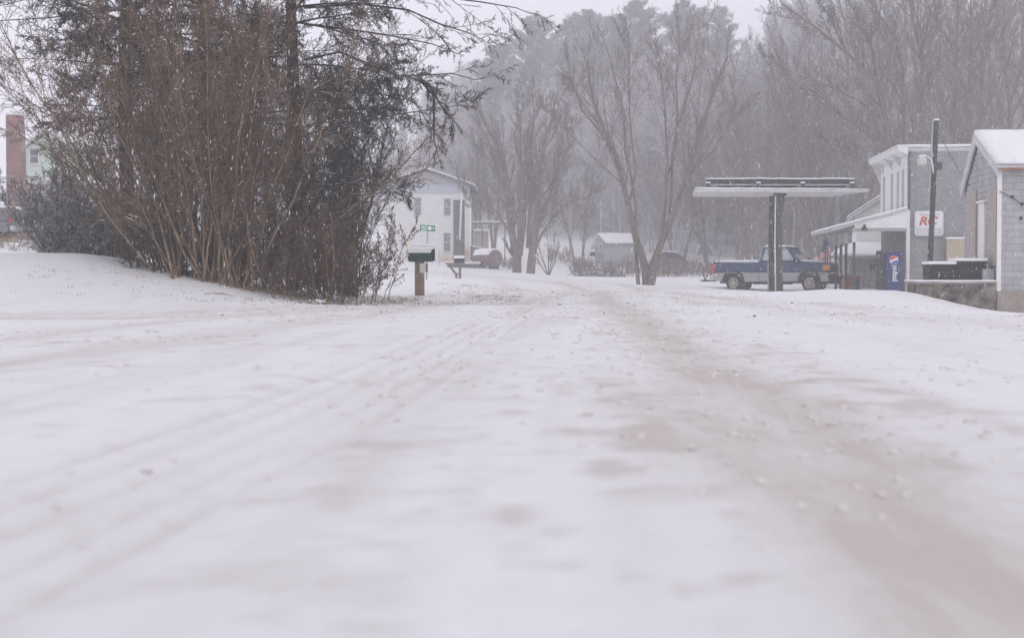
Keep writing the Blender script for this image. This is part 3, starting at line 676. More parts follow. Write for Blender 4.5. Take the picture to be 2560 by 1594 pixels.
def conifer(base, H, reach, seed, label, lo, r, expl=None, nl=60):
    nl = int(nl * 1.55)
    rng = random.Random(seed); out = {}; root = empty('conifer_tree', base, label, 'tree', group='dark conifers behind the tall shrub')
    tr = [V((math.sin(i * .9 + seed) * .05, math.cos(i * 1.3) * .05, H * i / 12 - .3)) for i in range(13)]
    lc = Cfg(n=[7, 4, 2, 2], ch=[20, 15, 0], ratio=[.32, .34], ang=[48, 42], up=[-.03, -.06, -.02, 0], start=[.18, .05], rmin=.0055, maxl=2, rr=[.35, .7], tip=.2, shape=.55, wob=[.07, .14, .2])
    for k in range(nl):
        h = lo + (1 - lo) * (k + rng.random()) / nl; a = rng.uniform(0, 6.28)
        l = reach * (1 - .75 * (h - lo) / (1 - lo)) * rng.uniform(.6, 1.1)
        grow(rng, out, V((0, 0, H * h)), V((math.cos(a), math.sin(a) * .8, rng.uniform(-.05, .35))), l, .026, 0, lc)
    ec = Cfg(n=[6, 5, 3, 2], ch=[9, 7, 3, 0], ratio=[.36, .4, .45], ang=[42, 40, 44], up=[0, -.05, -.02, 0], start=[.12, .1, .1], rmin=.0055, maxl=3, rr=[.45, .6, .7], tip=.2)
    for pl in (expl or []): grow(rng, out, pl[0], None, 0, .03, 0, ec, pts=[q - V(base) for q in pl])
    v1, f1 = tubes([(tr, [r * (1 - .8 * i / 12) for i in range(13)])], 10)
    link(bpy.data.objects.new('trunk', mesh_np('trunk', v1, f1, M['bark_dark'], smooth=True)), root)
    link(bpy.data.objects.new('limb', tree_mesh(out, 0, 0, 'limb', M['bark_dark'], sides={0: 5})), root)
    v, f = tubes([q for lv in (1, 2, 3) for q in out.get(lv, [])], 3)
    # short needle sprays along every twig
    nd = []
    for pts, _ in out.get(2, []) :
        for _k in range(4):
            c = pts[0].lerp(pts[-1], rng.random()); d = V((rng.gauss(0, 1), rng.gauss(0, 1), rng.gauss(-.5, 1))).normalized()
            nd.append(([c, c + d * rng.uniform(.03, .08)], [.005, .003]))
    v2, f2 = tubes(nd, 3)
    link(bpy.data.objects.new('crown', mesh_np('crown', np.concatenate([v, v2]), np.concatenate([f, f2 + len(v)]), M['needle'])), root)
    return root
e1 = [poly(29.5, q, rg, .8) for q in ([(760, 150), (850, 130), (940, 168), (1000, 190), (1060, 188), (1130, 184), (1190, 200), (1250, 186)],
      [(1040, 190), (1075, 215), (1100, 260), (1130, 300), (1138, 330)], [(1040, 190), (1085, 240), (1085, 300), (1085, 350), (1098, 400)],
      [(760, 20), (900, 10), (1020, 25), (1100, 60), (1180, 85), (1240, 120)], [(760, -30), (900, -30), (1080, -10), (1200, 5), (1290, 20), (1345, 42)],
      [(760, 60), (880, 75), (980, 90), (1080, 110), (1160, 140)])]
conifer(G(735, 29.2), 13, 3.9, 81, 'dark trunked conifer nearest the mailboxes with a branch hanging out to the right', .14, .17, expl=e1, nl=66)
e2 = [poly(30.5, q, rg, .8) for q in ([(520, 20), (400, 10), (260, 30), (120, 45), (0, 52), (-80, 60)], [(520, 120), (420, 150), (300, 165), (150, 150), (20, 145)], [(520, -40), (380, -40), (200, -30), (60, 0), (-20, 20)])]
conifer(G(520, 30.2), 15, 4.0, 82, 'dark trunked conifer rising behind the middle of the tall shrub', .20, .14, expl=e2, nl=60)
conifer(G(320, 32), 14, 3.7, 83, 'dark conifer at the back left of the tall shrub', .30, .18, nl=40)

# low evergreen bush at left
def ev(rng):
    for _ in range(70): yield G(rng.uniform(115, 310), rng.uniform(31.8, 34), -.05)
evc = Cfg(n=[6, 4, 3, 2], ch=[15, 10, 6, 0], ratio=[.34, .42, .45], ang=[38, 42, 42], up=[-.02, .02, .02, 0], start=[.1, .1, .1], rmin=.005, maxl=3, rr=[.45, .6, .7], tip=.2, wob=[.12, .2, .2, .2])
def evd(r, p):
    a = math.radians(max(-42, min(55, r.gauss(4, 28)))); return V((math.sin(a), r.uniform(-.4, .4), math.cos(a) * .9 + .05))
shrub('evergreen_bush', ev, 'low dense dark bush at the left end of the snowy bank', evc, 91, evd, lambda r, p: r.uniform(1.3, 2.6), .012, 'bark_dark', 'evergreen')
# leafy brush at the foot of the conifer
def br(rng):
    for _ in range(90): yield G(rng.triangular(640, 965, 800), rng.uniform(25.7, 28), -.04)
brc = Cfg(n=[6, 4, 3, 2], ch=[10, 7, 3, 0], ratio=[.38, .42, .45], ang=[34, 40, 42], up=[.02, .04, .03, 0], start=[.1, .1, .1], rmin=.0038, maxl=3, rr=[.5, .6, .7], tip=.25, wob=[.14, .2, .2, .2])
def leaves(rng, out, root, b):
    vs, fs = [], []
    for pts, _ in out[2] + out.get(3, []):
        if rng.random() < .35:
            c = pts[-1] - b; u = rnd_perp(rng, V((0, 0, 1))) * rng.uniform(.012, .024); w = V((rng.gauss(0, .3), rng.gauss(0, .3), -1)).normalized() * rng.uniform(.02, .04)
            k = len(vs); vs += [tuple(c - u * .5), tuple(c + u * .5), tuple(c + u * .6 + w), tuple(c - u * .3 + w * 1.1)]; fs.append((k, k + 1, k + 2, k + 3))
    link(bpy.data.objects.new('leaves', mesh_np('leaves', vs, fs, M['dead_leaf'])), root)
def brd(r, p):
    t = (p.x / p.y * F + 1280 - 800) / 170; a = math.radians(min(15, t * 12 + r.gauss(-2, 16))); return V((math.sin(a), r.uniform(-.5, .2), math.cos(a)))
shrub('leafy_brush', br, 'low brown brush with withered leaves beside the green mailboxes', brc, 92, brd, lambda r, p: r.uniform(.7, 1.75), .012, 'stem_brown', 'twig_dark2', extra=leaves)
def ug(rng):
    for _ in range(190): yield G(rng.uniform(300, 720), rng.uniform(27.2, 30.5), -.04)
shrub('undergrowth', ug, 'low dark undergrowth packed between the feet of the tall shrub stems', brc, 94, lambda r, p: V((r.gauss(-.05, .4), r.uniform(-.3, .3), 1)), lambda r, p: r.uniform(.6, 1.6), .010, 'bark_dark', 'twig_dark2')
# finer grey-brown thicket between brush and conifer (reaches higher, right side)
def th(rng):
    for _ in range(64): yield G(rng.uniform(660, 900), rng.uniform(28.5, 31), -.04)
def thd(r, p):
    t = (p.x / p.y * F + 1280 - 760) / 150; a = math.radians(max(-30, min(9, t * 8 + r.gauss(-3, 12)))); return V((math.sin(a), r.uniform(-.3, .3), math.cos(a)))
shrub('thicket', th, 'grey-brown twiggy thicket around the foot of the right-hand conifer', sc, 93, thd, lambda r, p: r.uniform(2.2, 5.6), .016, 'bark_dark', 'twig_dark')
# leaning stick
q = [P(1003, 628, 30), P(995, 660, 30), P(985, 700, 30), P(975, 725, 30), P(969, 756, 30)]
st_ = MB().tube(q, [.006, .008, .010, .011, .012], 6); o = st_.build('dead_stalk', M['twig']); tag(o, 'thin leaning dead stalk between the leafy brush and the green mailboxes', 'stalk')
# fallen twig on the bank
q = [V((*((p := G(px, 24.6)).xy), p.z + h)) for px, h in ((510, .02), (530, .05), (560, .06), (585, .03))]
o = MB().tube(q, [.005, .008, .008, .004], 6).build('fallen_twig', M['twig_brown']); tag(o, 'fallen twig lying on the snow of the left bank', 'twig')

# grass tufts (stuff)
rng = random.Random(77); gp = []
def tuft(p, n, h):
    for _ in range(n):
        d = V((rng.gauss(0, .45), rng.gauss(0, .45), 1)).normalized(); b = V(p) + V((rng.gauss(0, .06), rng.gauss(0, .06), 0)); l = h * rng.uniform(.4, 1.2)
        gp.append(([b, b + d * l * .6, b + d * l + V((rng.gauss(0, .3), rng.gauss(0, .3), 0)) * l * .3], [.0035, .0028, .0015]))
for _ in range(130): tuft(G(rng.uniform(20, 980), rng.uniform(23, 27.5)), 4, .05)
for _ in range(50): tuft(G(rng.gauss(975, 45), rng.uniform(27, 31)), 8, .08)
for _ in range(60): tuft(G(rng.uniform(1080, 1300), rng.uniform(40, 58)), 5, .07)
for _ in range(60): tuft(G(rng.uniform(1180, 1300), rng.uniform(30, 34)), 5, .05)
for _ in range(90): tuft(G(rng.uniform(560, 760), rng.uniform(26.3, 27.2)), 6, .09)
for _ in range(120): tuft(G(rng.uniform(-100, 130), rng.uniform(40, 46)), 9, .28)
for _ in range(60): tuft(V(((x := rng.uniform(1, 12)), (y := rng.uniform(12, 40)), gz(x, y))), 3, .03)
v, f = tubes(gp, 3); o = link(bpy.data.objects.new('grass', mesh_np('grass', v, f, M['grass']))); tag(o, 'dry grass blades poking through the snow', 'grass', kind='stuff')

# clods of dirty snow thrown up by tyres (stuff)
def ground_z(x, y):
    i = np.clip(np.searchsorted(gx, x) - 1, 0, nx - 2); j = np.clip(np.searchsorted(gy, y) - 1, 0, ny - 2)
    a = (x - gx[i]) / (gx[i + 1] - gx[i]); b = (y - gy[j]) / (gy[j + 1] - gy[j]); ZZ = Z.reshape(ny, nx)
    return (ZZ[j, i] * (1 - a) + ZZ[j, i + 1] * a) * (1 - b) + (ZZ[j + 1, i] * (1 - a) + ZZ[j + 1, i + 1] * a) * b
rn = np.random.default_rng(4); cx_, cy_, cr_ = [], [], []
for ti, cnt in ((0, 3600), (1, 900), (2, 2200), (3, 1600), (4, 1900), (5, 1000), (6, 2200), (7, 1300)):
    pl = TR[ti][0]
    y = rn.uniform(2.2, 62, cnt * 2) if ti not in (4, 5) else rn.uniform(13, 40, cnt)
    py_ = np.array([b for _, b in pl]); px_ = np.array([a for a, _ in pl]); o_ = np.argsort(py_) if ti not in (4, 5) else slice(None)
    x = np.interp(y, py_[o_], px_[o_]) + rn.normal(0, 1, len(y)) * rn.choice([.18, .42, 1.1], len(y))
    k = fbm(x, y, 1.3, 3, 17) + rn.normal(0, .08, len(y)) > .02
    cx_.append(x[k]); cy_.append(y[k])
cx_ = np.concatenate(cx_); cy_ = np.concatenate(cy_); nC = len(cx_)
cr_ = np.minimum(np.abs(rn.normal(0, .011, nC)) + .003, .011 + .0010 * cy_)
bmc = bmesh.new(); bmesh.ops.create_icosphere(bmc, subdivisions=1, radius=1)
bv = np.array([tuple(v.co) for v in bmc.verts]); bf = np.array([[v.index for v in f.verts] for f in bmc.faces]); bmc.free()
Pv = bv[None] * rn.uniform(.65, 1.35, (nC, len(bv), 1)) * (cr_[:, None] * np.ones(3))[:, None, :] * rn.uniform(.7, 1.4, (nC, 1, 3)) * np.array([1, 1, .62])
Pv += np.stack([cx_, cy_, ground_z(cx_, cy_) + cr_ * .15], 1)[:, None, :]
mi_ = np.repeat((rn.random(nC) < np.where(cy_ > 16, .04, .0)).astype(int), len(bf))
me = mesh_np('snow_clods', Pv.reshape(-1, 3), (bf[None] + (np.arange(nC) * len(bv))[:, None, None]).reshape(-1, 3), [M['clod'], M['soil']], mi_, True)
tag(link(bpy.data.objects.new('snow_clods', me)), 'small clods of dirty snow scattered along the wheel tracks', 'snow clods', kind='stuff')

# ------------------------------------------------------------------ more materials
M['clap'] = siding_mat('white_clapboard', (.80, .795, .78), .14, .82)
M['clap_far'] = siding_mat('white_siding', (.70, .70, .68), .22, .9)
M['white'] = mat('white_paint', (.79, .785, .775), .6, .06, 3, bump=.1)
M['whited'] = mat('weathered_white_paint', (.60, .59, .58), .7, .15, 5, bump=.2)
M['greyshingle'] = brick_mat('grey_asphalt_shingle', (.29, .282, .288), (.335, .328, .333), (.25, .243, .248), .32, .13, .012, 'x')
M['greyshingle_y'] = brick_mat('grey_asphalt_shingle_gable', (.40, .397, .405), (.45, .445, .455), (.20, .195, .20), .8, .17, .009, 'y')
M['block'] = brick_mat('grey_painted_block', (.43, .427, .435), (.48, .475, .485), (.31, .305, .31), .42, .19, .012, 'x')
M['concrete'] = mat('stained_concrete', (.045, .043, .042), .95, .3, 2.6, bump=.5, bs=12, col2=(.36, .31, .26), thr=.56)
M['found'] = mat('foundation_concrete', (.22, .19, .165), .95, .3, 1.2, bump=.5, bs=12, col2=(.42, .37, .32))
M['tan'] = mat('tan_board', (.40, .36, .32), .9, .12, 4, bump=.2, stretch=(3, 3, .3))
M['beige'] = mat('yellowed_panel', (.50, .43, .31), .8, .18, 3, stretch=(6, 6, .2))
M['blackbox'] = mat('black_metal', (.016, .017, .020), .7, .4, 8, bump=.2)
M['darkgrey'] = mat('dark_grey', (.05, .05, .055), .7, .25, 4)
M['midgrey'] = mat('weathered_grey', (.40, .395, .395), .85, .2, 2.5, stretch=(4, 4, .4))
M['shutter'] = mat('grey_shutter', (.42, .42, .44), .7, .1, 4)
M['storefront_boards'] = siding_mat('dark_boards', (.26, .25, .25), .2, .8)  # dark grey boards of the lower storefront
M['log'] = mat('mossy_log', (.07, .062, .048), .95, .35, 4, bump=.8, bs=22, spec=.1, col2=(.105, .115, .075), stretch=(1, 1, .3))
M['log2'] = mat('dark_log', (.062, .052, .046), .95, .35, 4, bump=.8, bs=22, spec=.1, stretch=(1, 1, .3))
M['greenpost'] = mat('green_painted_post', (.045, .075, .055), .7, .25, 4)
M['polewood'] = mat('creosote_pole', (.022, .021, .021), .9, .4, 2, bump=.5, stretch=(1, 1, .2), col2=(.055, .052, .045))
M['canopydark'] = mat('weathered_dark_sign_panel', (.045, .037, .040), .8, .35, 3, stretch=(4, 4, .5))
M['galv'] = mat('galvanised_metal', (.32, .33, .35), .5, .15, 6, metal=.3)
M['green_sign'] = mat('green_sign', (.012, .23, .13), .45, .06, 4)
M['signwhite'] = mat('sign_white', (.78, .78, .78), .5, .04, 4)
M['signpale'] = mat('pale_sign_face', (.62, .66, .68), .5, .08, 2)
M['rcred'] = mat('sign_red', (.50, .13, .085), .6, .15, 5)
M['mailgreen'] = mat('dark_green_mailbox', (.016, .062, .048), .45, .25, 8)
M['mailblack'] = mat('black_mailbox', (.02, .02, .022), .45, .2, 8)
M['oldwood'] = mat('old_post_wood', (.25, .185, .135), .95, .3, 2, bump=.7, bs=16, stretch=(6, 6, .5))
M['greywood'] = mat('weathered_wood', (.17, .145, .13), .95, .25, 2, bump=.6, bs=16, stretch=(5, 5, .5))
M['yellow'] = mat('yellow_paint', (.62, .42, .05), .6, .1, 6)
M['blue'] = mat('truck_blue', (.014, .050, .110), .42, .15, 2.5, spec=.4)
M['silver'] = mat('truck_silver', (.34, .335, .33), .45, .12, 3, spec=.4)
M['tgrey'] = mat('truck_grey', (.16, .16, .18), .45, .12, 3, spec=.4)
M['black'] = mat('black_plastic', (.018, .018, .020), .7, .3, 6)
M['tyre'] = mat('tyre_rubber', (.020, .020, .021), .95, .3, 9, bump=.5, bs=40)
M['rim'] = mat('dull_alloy_rim', (.34, .30, .26), .5, .2, 12, metal=.2)
M['chrome'] = mat('dull_chrome', (.45, .45, .47), .3, .15, 6, metal=.6)
M['glass'] = mat('window_glass', (.055, .06, .065), .12, .2, 2, spec=.6)
M['carglass'] = mat('pale_car_glass', (.34, .38, .38), .25, .2, 3, spec=.6)  # bright snow view through the windows put into the glass colour
M['winglass'] = mat('sky_toned_pane', (.17, .17, .185), .2, .25, 2.5, spec=.5)  # reflected sky painted in as a lighter pane colour
M['amber'] = mat('amber_lens', (.70, .20, .03), .35, .1, 8)
M['redlens'] = mat('red_lens', (.60, .03, .03), .35, .1, 8)
M['lamp'] = mat('headlamp_glass', (.42, .42, .36), .25, .1, 8)
M['red'] = mat('faded_red', (.55, .055, .05), .55, .15, 3)
M['pblue'] = mat('machine_blue', (.014, .034, .14), .45, .12, 2)
M['pblue2'] = mat('machine_light_blue', (.06, .12, .42), .45, .1, 2)
M['pred'] = mat('emblem_red', (.62, .035, .03), .45, .1, 2)
M['palesign'] = mat('pale_blue_band', (.44, .49, .54), .7, .12, 3)
M['gable'] = siding_mat('grey_gable_siding', (.42, .41, .41), .2, .9)
M['dgreen'] = mat('dark_green_panel', (.085, .095, .095), .7, .2, 2)
M['rust'] = mat('rusty_tank_steel', (.13, .085, .075), .9, .3, 3, bump=.3, col2=(.22, .16, .145))
M['ruststain'] = mat('rust_stained_siding', (.70, .69, .66), .8, .1, 1.5, col2=(.52, .27, .13), thr=.55)
M['roofdark'] = mat('dark_roof_edge', (.10, .10, .105), .8, .2, 3)
M['shedblue'] = siding_mat('blue_grey_shed_siding', (.36, .38, .40), .2, .85)
M['tarp'] = mat('dark_blue_tarp', (.035, .045, .065), .6, .25, 2, bump=.3)
M['brickred'] = brick_mat('hazed_red_brick', (.26, .12, .105), (.32, .16, .14), (.32, .27, .26), .22, .075, .012, 'x')  # paler and greyer brick, distance haze put into its colour
M['palegreen'] = siding_mat('pale_green_siding', (.46, .56, .49), .2, .9)
M['lime'] = mat('fluorescent_lime', (.40, .85, .10), .5, .05, 4)
M['orange_rust'] = mat('rusty_edge', (.30, .15, .09), .85, .3, 8)
M['flagred'] = mat('flag_red', (.50, .03, .04), .8, .1, 4)
M['flagwhite'] = mat('flag_white', (.74, .73, .74), .8, .06, 4)
M['flagblue'] = mat('flag_blue', (.03, .04, .14), .8, .1, 4)
M['weed'] = mat('weed_stalk', (.20, .155, .14), .95, .25, 1.5, spec=.1, snow=.5, snz=.6)
RZ = -math.atan(.0833)      # buildings follow the road

def snowcap(mb, x0, x1, y0, y1, z, h=.07, b=.03): mb.box(x0, x1, y0, y1, z, z + h, bev=min(b, h * .45)); return mb
def window(root, name, x0, x1, y, z0, z1, frame=M['white'], pane=M['winglass'], fw=.06, mull=True, axis='y', dep=.05):
    """sash window on a wall facing -y at y"""
    m = MB(); d0, d1 = y - dep, y + .02
    m.box(x0 - fw, x0, d0, d1, z0 - fw, z1 + fw); m.box(x1, x1 + fw, d0, d1, z0 - fw, z1 + fw)
    m.box(x0, x1, d0, d1, z1, z1 + fw); m.box(x0, x1, d0 - .03, d1, z0 - fw, z0)
    if mull:
        zm = (z0 + z1) / 2; m.box(x0, x1, d0 + .01, d1, zm - .025, zm + .025)
    w = m.build(name, frame, root); p = MB().box(x0, x1, y - .02, y + .015, z0, z1).build('pane', pane, w)
    return w

# ------------------------------------------------------------------ two-storey store with porch
g0 = P(2270, 729, 63)
store = empty('store_building', (g0.x, g0.y, g0.z), 'two-storey grey shingled store with white front, bracketed cornice and slanted porch', 'building', RZ)
zt = P(2270, 378, 63).z - g0.z     # parapet
DY, DX = 6.9, 13
MB().box(0.02, DX, 0.0, .2, -1.2, zt).box(DX - .2, DX, .2, DY - .2, -1.2, zt).box(.25, DX, DY - .2, DY, -1.2, zt).build('side_wall', M['greyshingle'], store)
zp = P(2270, 524, 63).z - g0.z     # porch roof meets the front
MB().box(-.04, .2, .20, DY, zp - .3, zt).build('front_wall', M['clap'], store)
MB().box(0.0, .2, .20, DY, -1.2, zp - .3).build('storefront_wall', M['storefront_boards'], store)
MB().box(-.09, .05, -.05, .19, -.9, zp - .02).build('corner_post', M['white'], store)
MB().box(0.0, .07, -.03, .19, zp, zt).build('corner_trim', M['roofdark'], store)
r_ = MB().box(-.02, DX, .02, DY, zt + .002, zt + .16).build('roof', M['whited'], store)
snowcap(MB(), -.08, DX + .05, -.06, DY + .05, zt + .163, .12, .05).build('snow_cover', M['snow'], r_)
# cornice leaning out over the front
c = MB().prism([(-.06, zt - .16), (-.46, zt + .02), (-.50, zt + .20), (-.06, zt + .20)], -.12, DY + .75, 'y').build('cornice', M['white'], store)
snowcap(MB(), -.54, -.085, -.14, DY + .78, zt + .20, .07).build('snow_cover', M['snow'], c)
for yy in (1.9, 3.9, 6.2):
    MB().prism([(-.045, zt - .55), (-.045, zt - .165), (-.42, zt - .0)], yy - .07, yy + .07, 'y').build('bracket', M['whited'], store)
MB().prism([(-.045, zt - 1.0), (-.045, zt - .165), (-.46, zt - .0)], DY + .003, DY + .1, 'y').build('bracket', M['whited'], store)
for yy in (1.1, 2.3, 3.8, 5.9):
    MB().box(-.075, -.04, yy - .2, yy + .2, zp + .12, P(2208, 443, 68.9).z - g0.z).build('shutter', M['shutter'], store)
# porch
px0 = -3.4; ze = zp - .95
pr = MB().prism([(px0, ze), (px0, ze + .09), (-.05, zp + .05), (-.05, zp - .04)], -.15, DY - .3, 'y').build('porch_roof', M['whited'], store)
MB().prism([(px0 - .03, ze + .093), (px0 - .05, ze + .14), (px0 + .06, ze + .22), (-.1, zp + .13), (-.05, zp + .055)], -.18, DY - .25, 'y').build('snow_cover', M['snow'], pr)
zb = P(2200, 570, 63).z - g0.z
def slope(x): return ze + (zp - ze) * (x - px0) / (-px0 - .05) - .05
MB().prism([(-2.35, zb), (-.05, zb), (-.05, slope(-.05)), (-2.35, slope(-2.35))], -.12, -.04, 'y').build('porch_gable_board', M['clap'], store)
MB().box(-2.45, -.12, -.10, .1, zb - .14, zb - .003).box(-2.45, -2.28, .1, DY - .4, zb - .14, zb - .003).build('porch_beam', M['midgrey'], store)
for i, (px, yy) in enumerate(((2142, 0), (2123, 2.35), (2110, 3.95), (2097, 5.6))):
    x = -2.36 + .0 * i
    gzz = gz(*(store.matrix_basis @ V((x, yy, 0))).xy) - g0.z
    p = MB().box(x - .055, x + .055, yy - .05 if i else -.035, yy + .06, gzz - .2, zb - .62).build('porch_post', M['greenpost'], store)
    MB().box(x - .085, x + .085, yy - .06 if i else -.035, yy + .09, zb - .617, zb - .145).build('upper_post', M['white'], p)
MB().lathe([(.05, .10), (.06, .0), (.13, -.09), (.13, -.13)], (-1.95, -.22, zb + .05), 'z', 12).build('porch_lamp', M['blackbox'], store)
MB().box(-3.2, 0, .3, DY, -.5, -.02).build('porch_floor', M['midgrey'], store)
# wall sign
sx0, sz0 = P(2286, 590, 62.9), P(2357, 527, 62.9)
sgx = (sx0.x - g0.x); w = sz0.x - sx0.x; h = sz0.z - sx0.z
def rrect(x0, x1, z0, z1, r, n=6):
    pts = []
    for cx, cz, a0 in ((x1 - r, z1 - r, 0), (x0 + r, z1 - r, 90), (x0 + r, z0 + r, 180), (x1 - r, z0 + r, 270)):
        for k in range(n + 1):
            a = math.radians(a0 + 90 * k / n); pts.append((cx + r * math.cos(a), cz + r * math.sin(a)))
    return pts
sg = empty('wall_sign', store.matrix_basis @ V((sgx, -.02, sx0.z - g0.z)), 'pale rounded wall sign with red RC letters behind the utility pole', 'sign', RZ)
MB().prism(rrect(0, w, 0, h, .13), -.14, 0).build('sign_box', M['signpale'], sg)
MB().prism(rrect(.05, w - .05, h * .32, h - .06, .11), -.155, -.142).build('sign_face', M['signwhite'], sg)
MB().prism(rrect(.07, w - .07, .06, h * .27, .08), -.155, -.142).build('lower_panel', M['whited'], sg)
t = text_part('lettering', 'RC', .50, M['rcred'], sg, (w * .44, -.162, h * .58), (math.pi / 2, 0, 0), shear=.25, bold=.022, sx=1.15)
MB().prism([(.22, h * .84), (w * .5, h * .80), (w * .86, h * .84), (w * .86, h * .87), (w * .5, h * .83), (.2, h * .87)], -.162, -.157).build('swash', M['rcred'], sg)
# yellowed panel leaning at the wall
a = P(2367, 668, 62.6); b_ = P(2413, 598, 62.6)
pn = empty('door_panel', store.matrix_basis @ V((a.x - g0.x, -.05, 0)), 'yellowed ribbed metal panel with a snowy top against the store wall', 'panel', RZ)
m = MB(); m.box(0, b_.x - a.x, -.32, -.08, -.3, b_.z - g0.z)
for k in range(5): m.box(.06 + k * .15, .12 + k * .15, -.335, -.322, -.25, b_.z - g0.z - .03)
m.build('panel', M['beige'], pn)
snowcap(MB(), -.03, b_.x - a.x + .03, -.36, -.06, b_.z - g0.z + .003, .09).build('snow_cover', M['snow'], pn)

# ------------------------------------------------------------------ vending machine, cooler etc.
vb = P(2201, 730, 62.2); vt = P(2260, 626, 62.2); Wm, Hm = vt.x - vb.x, vt.z - vb.z
vm = empty('vending_machine', vb, 'tall blue Pepsi vending machine at the store corner post', 'vending machine', 0)
MB().box(0, Wm, 0, .8, 0, Hm, bev=.02).build('cabinet', M['darkgrey'], vm)
MB().box(.25, Wm - .13, -.05, -.002, .06, Hm - .03, bev=.012).build('front_panel', M['pblue'], vm)
MB().box(.02, .23, -.03, -.002, .08, Hm - .1).build('selection_panel', M['blackbox'], vm)
cxm = .25 + (Wm - .38) * .50; czm = Hm - .42; R = .185
MB().lathe([(R + .012, -.055), (R + .012, -.062)], (cxm, 0, czm), 'y', 32).build('emblem', M['signwhite'], vm)
em = vm.children[-1]
def seg(top):
    pts = []
    a0 = 15 if top else 195
    for k in range(17):
        a = math.radians(a0 + 10 + k * (150 / 16.)); pts.append((cxm + R * math.cos(a + .25), czm + R * math.sin(a + .25)))
    return pts
MB().prism(seg(True), -.068, -.063).build('emblem_red', M['pred'], em)
MB().prism(seg(False), -.068, -.063).build('emblem_blue', M['pblue2'], em)
text_part('lettering', 'pepsi', .34, M['signwhite'], vm, (cxm, -.056, .82), (math.pi / 2, math.radians(-90), 0), bold=.006)
# chest cooler
cb = P(2113, 724, 68.5); ct = P(2153, 684, 68.5)
cl_ = empty('chest_cooler', cb, 'red chest cooler with a grey end panel and snowy lid behind the porch posts', 'cooler', 0)
Wc, Hc = ct.x - cb.x, ct.z - cb.z
MB().box(0, Wc * .52, 0, .6, 0, Hc - .10, bev=.02).build('body', M['red'], cl_)
MB().box(Wc * .53, Wc * .93, 0, .6, 0, Hc * .6, bev=.01).build('end_panel', M['darkgrey'], cl_)
MB().box(Wc * .53, Wc * .93, 0, .6, Hc * .6 + .004, Hc - .10, bev=.01).build('upper_panel', M['red'], cl_)
MB().box(Wc * .94, Wc, -.01, .6, 0, Hc - .1).build('corner_trim', M['white'], cl_)
MB().box(-.02, Wc + .02, -.02, .62, Hc - .097, Hc + .02, bev=.03).build('lid', M['snow'], cl_)

# ------------------------------------------------------------------ house and low addition beyond the store
hb = P(2120, 545, 75); hr = P(2203, 490, 75); hg = gz(20, 76)
hs = empty('white_house', (hb.x, 75, hg), 'white sided gabled house showing between the store front and the porch', 'house', -.22)
k = (hr.z - hb.z) / (hr.x - hb.x); hw = 3.6; z0 = hb.z - hg
MB().prism([(.45, 0), (.45, z0 + .4 * k - .08), (hw, z0 + hw * k - .08), (2 * hw - .45, z0 + .4 * k - .08), (2 * hw - .45, 0)], 0, 7, 'y').build('wall', M['clap_far'], hs)
r_ = MB().prism([(0, z0), (hw, z0 + hw * k), (2 * hw, z0), (2 * hw, z0 - .1), (hw, z0 + hw * k - .1 - .02), (0, z0 - .12)], -.4, 7.3, 'y').build('roof', M['whited'], hs)
MB().prism([(-.05, z0 + .003), (hw, z0 + hw * k + .003), (2 * hw + .05, z0 + .003), (2 * hw, z0 + .12), (hw, z0 + hw * k + .13), (0, z0 + .12)], -.45, 7.4, 'y').build('snow_cover', M['snow'], r_)
MB().box(.36, .449, -.03, .5, 0, z0 + .2).build('corner_board', M['white'], hs)
al = P(2065, 641, 71.5); at_ = P(2130, 610, 75)
ad = empty('low_shed', (P(2125, 641, 72).x, 72, hg), 'low grey shed with a deep snowy hipped roof behind the porch posts', 'shed', 0)
x0 = 0; ez = al.z - hg; tz = at_.z - hg; lx = al.x - ad.location.x; tx = at_.x - ad.location.x
MB().box(0, 4, 0, .2, -.6, ez - .1).box(0, .2, .2, 2.7, -.6, ez - .1).build('wall', M['midgrey'], ad)
rf = MB().hexa([(lx, -.45, ez - .1), (4, -.45, ez - .1), (4, 2.9, ez - .1), (lx, 2.9, ez - .1), (lx, -.45, ez), (4, -.45, ez), (4, 2.9, tz), (tx, 2.9, tz)]).build('roof', M['whited'], ad)
MB().hexa([(lx, -.5, ez + .004), (4.05, -.5, ez + .004), (4.05, 2.9, tz + .004), (tx, 2.9, tz + .004), (lx + .05, -.45, ez + .12), (4.0, -.45, ez + .12), (4.0, 2.95, tz + .14), (tx + .1, 2.95, tz + .14)]).build('snow_cover', M['snow'], rf)
for q in (lx + .15, lx + .9): MB().box(q - .04, q + .04, -.35, -.27, -.6, ez - .105).build('eave_post', M['white'], ad)
a = P(2185, 650, 71.9) - ad.location; b_ = P(2202, 635, 71.9) - ad.location
MB().box(a.x, b_.x, -.25, -.01, a.z, b_.z).build('meter_box', M['blackbox'], ad)
a = P(2177, 674, 71.9) - ad.location; b_ = P(2194, 660, 71.9) - ad.location
m = MB()
for k2 in range(3): m.box(a.x + k2 * .13, a.x + k2 * .13 + .08, -.03, -.004, a.z, b_.z)
m.build('number_plate', M['greenpost'], ad)

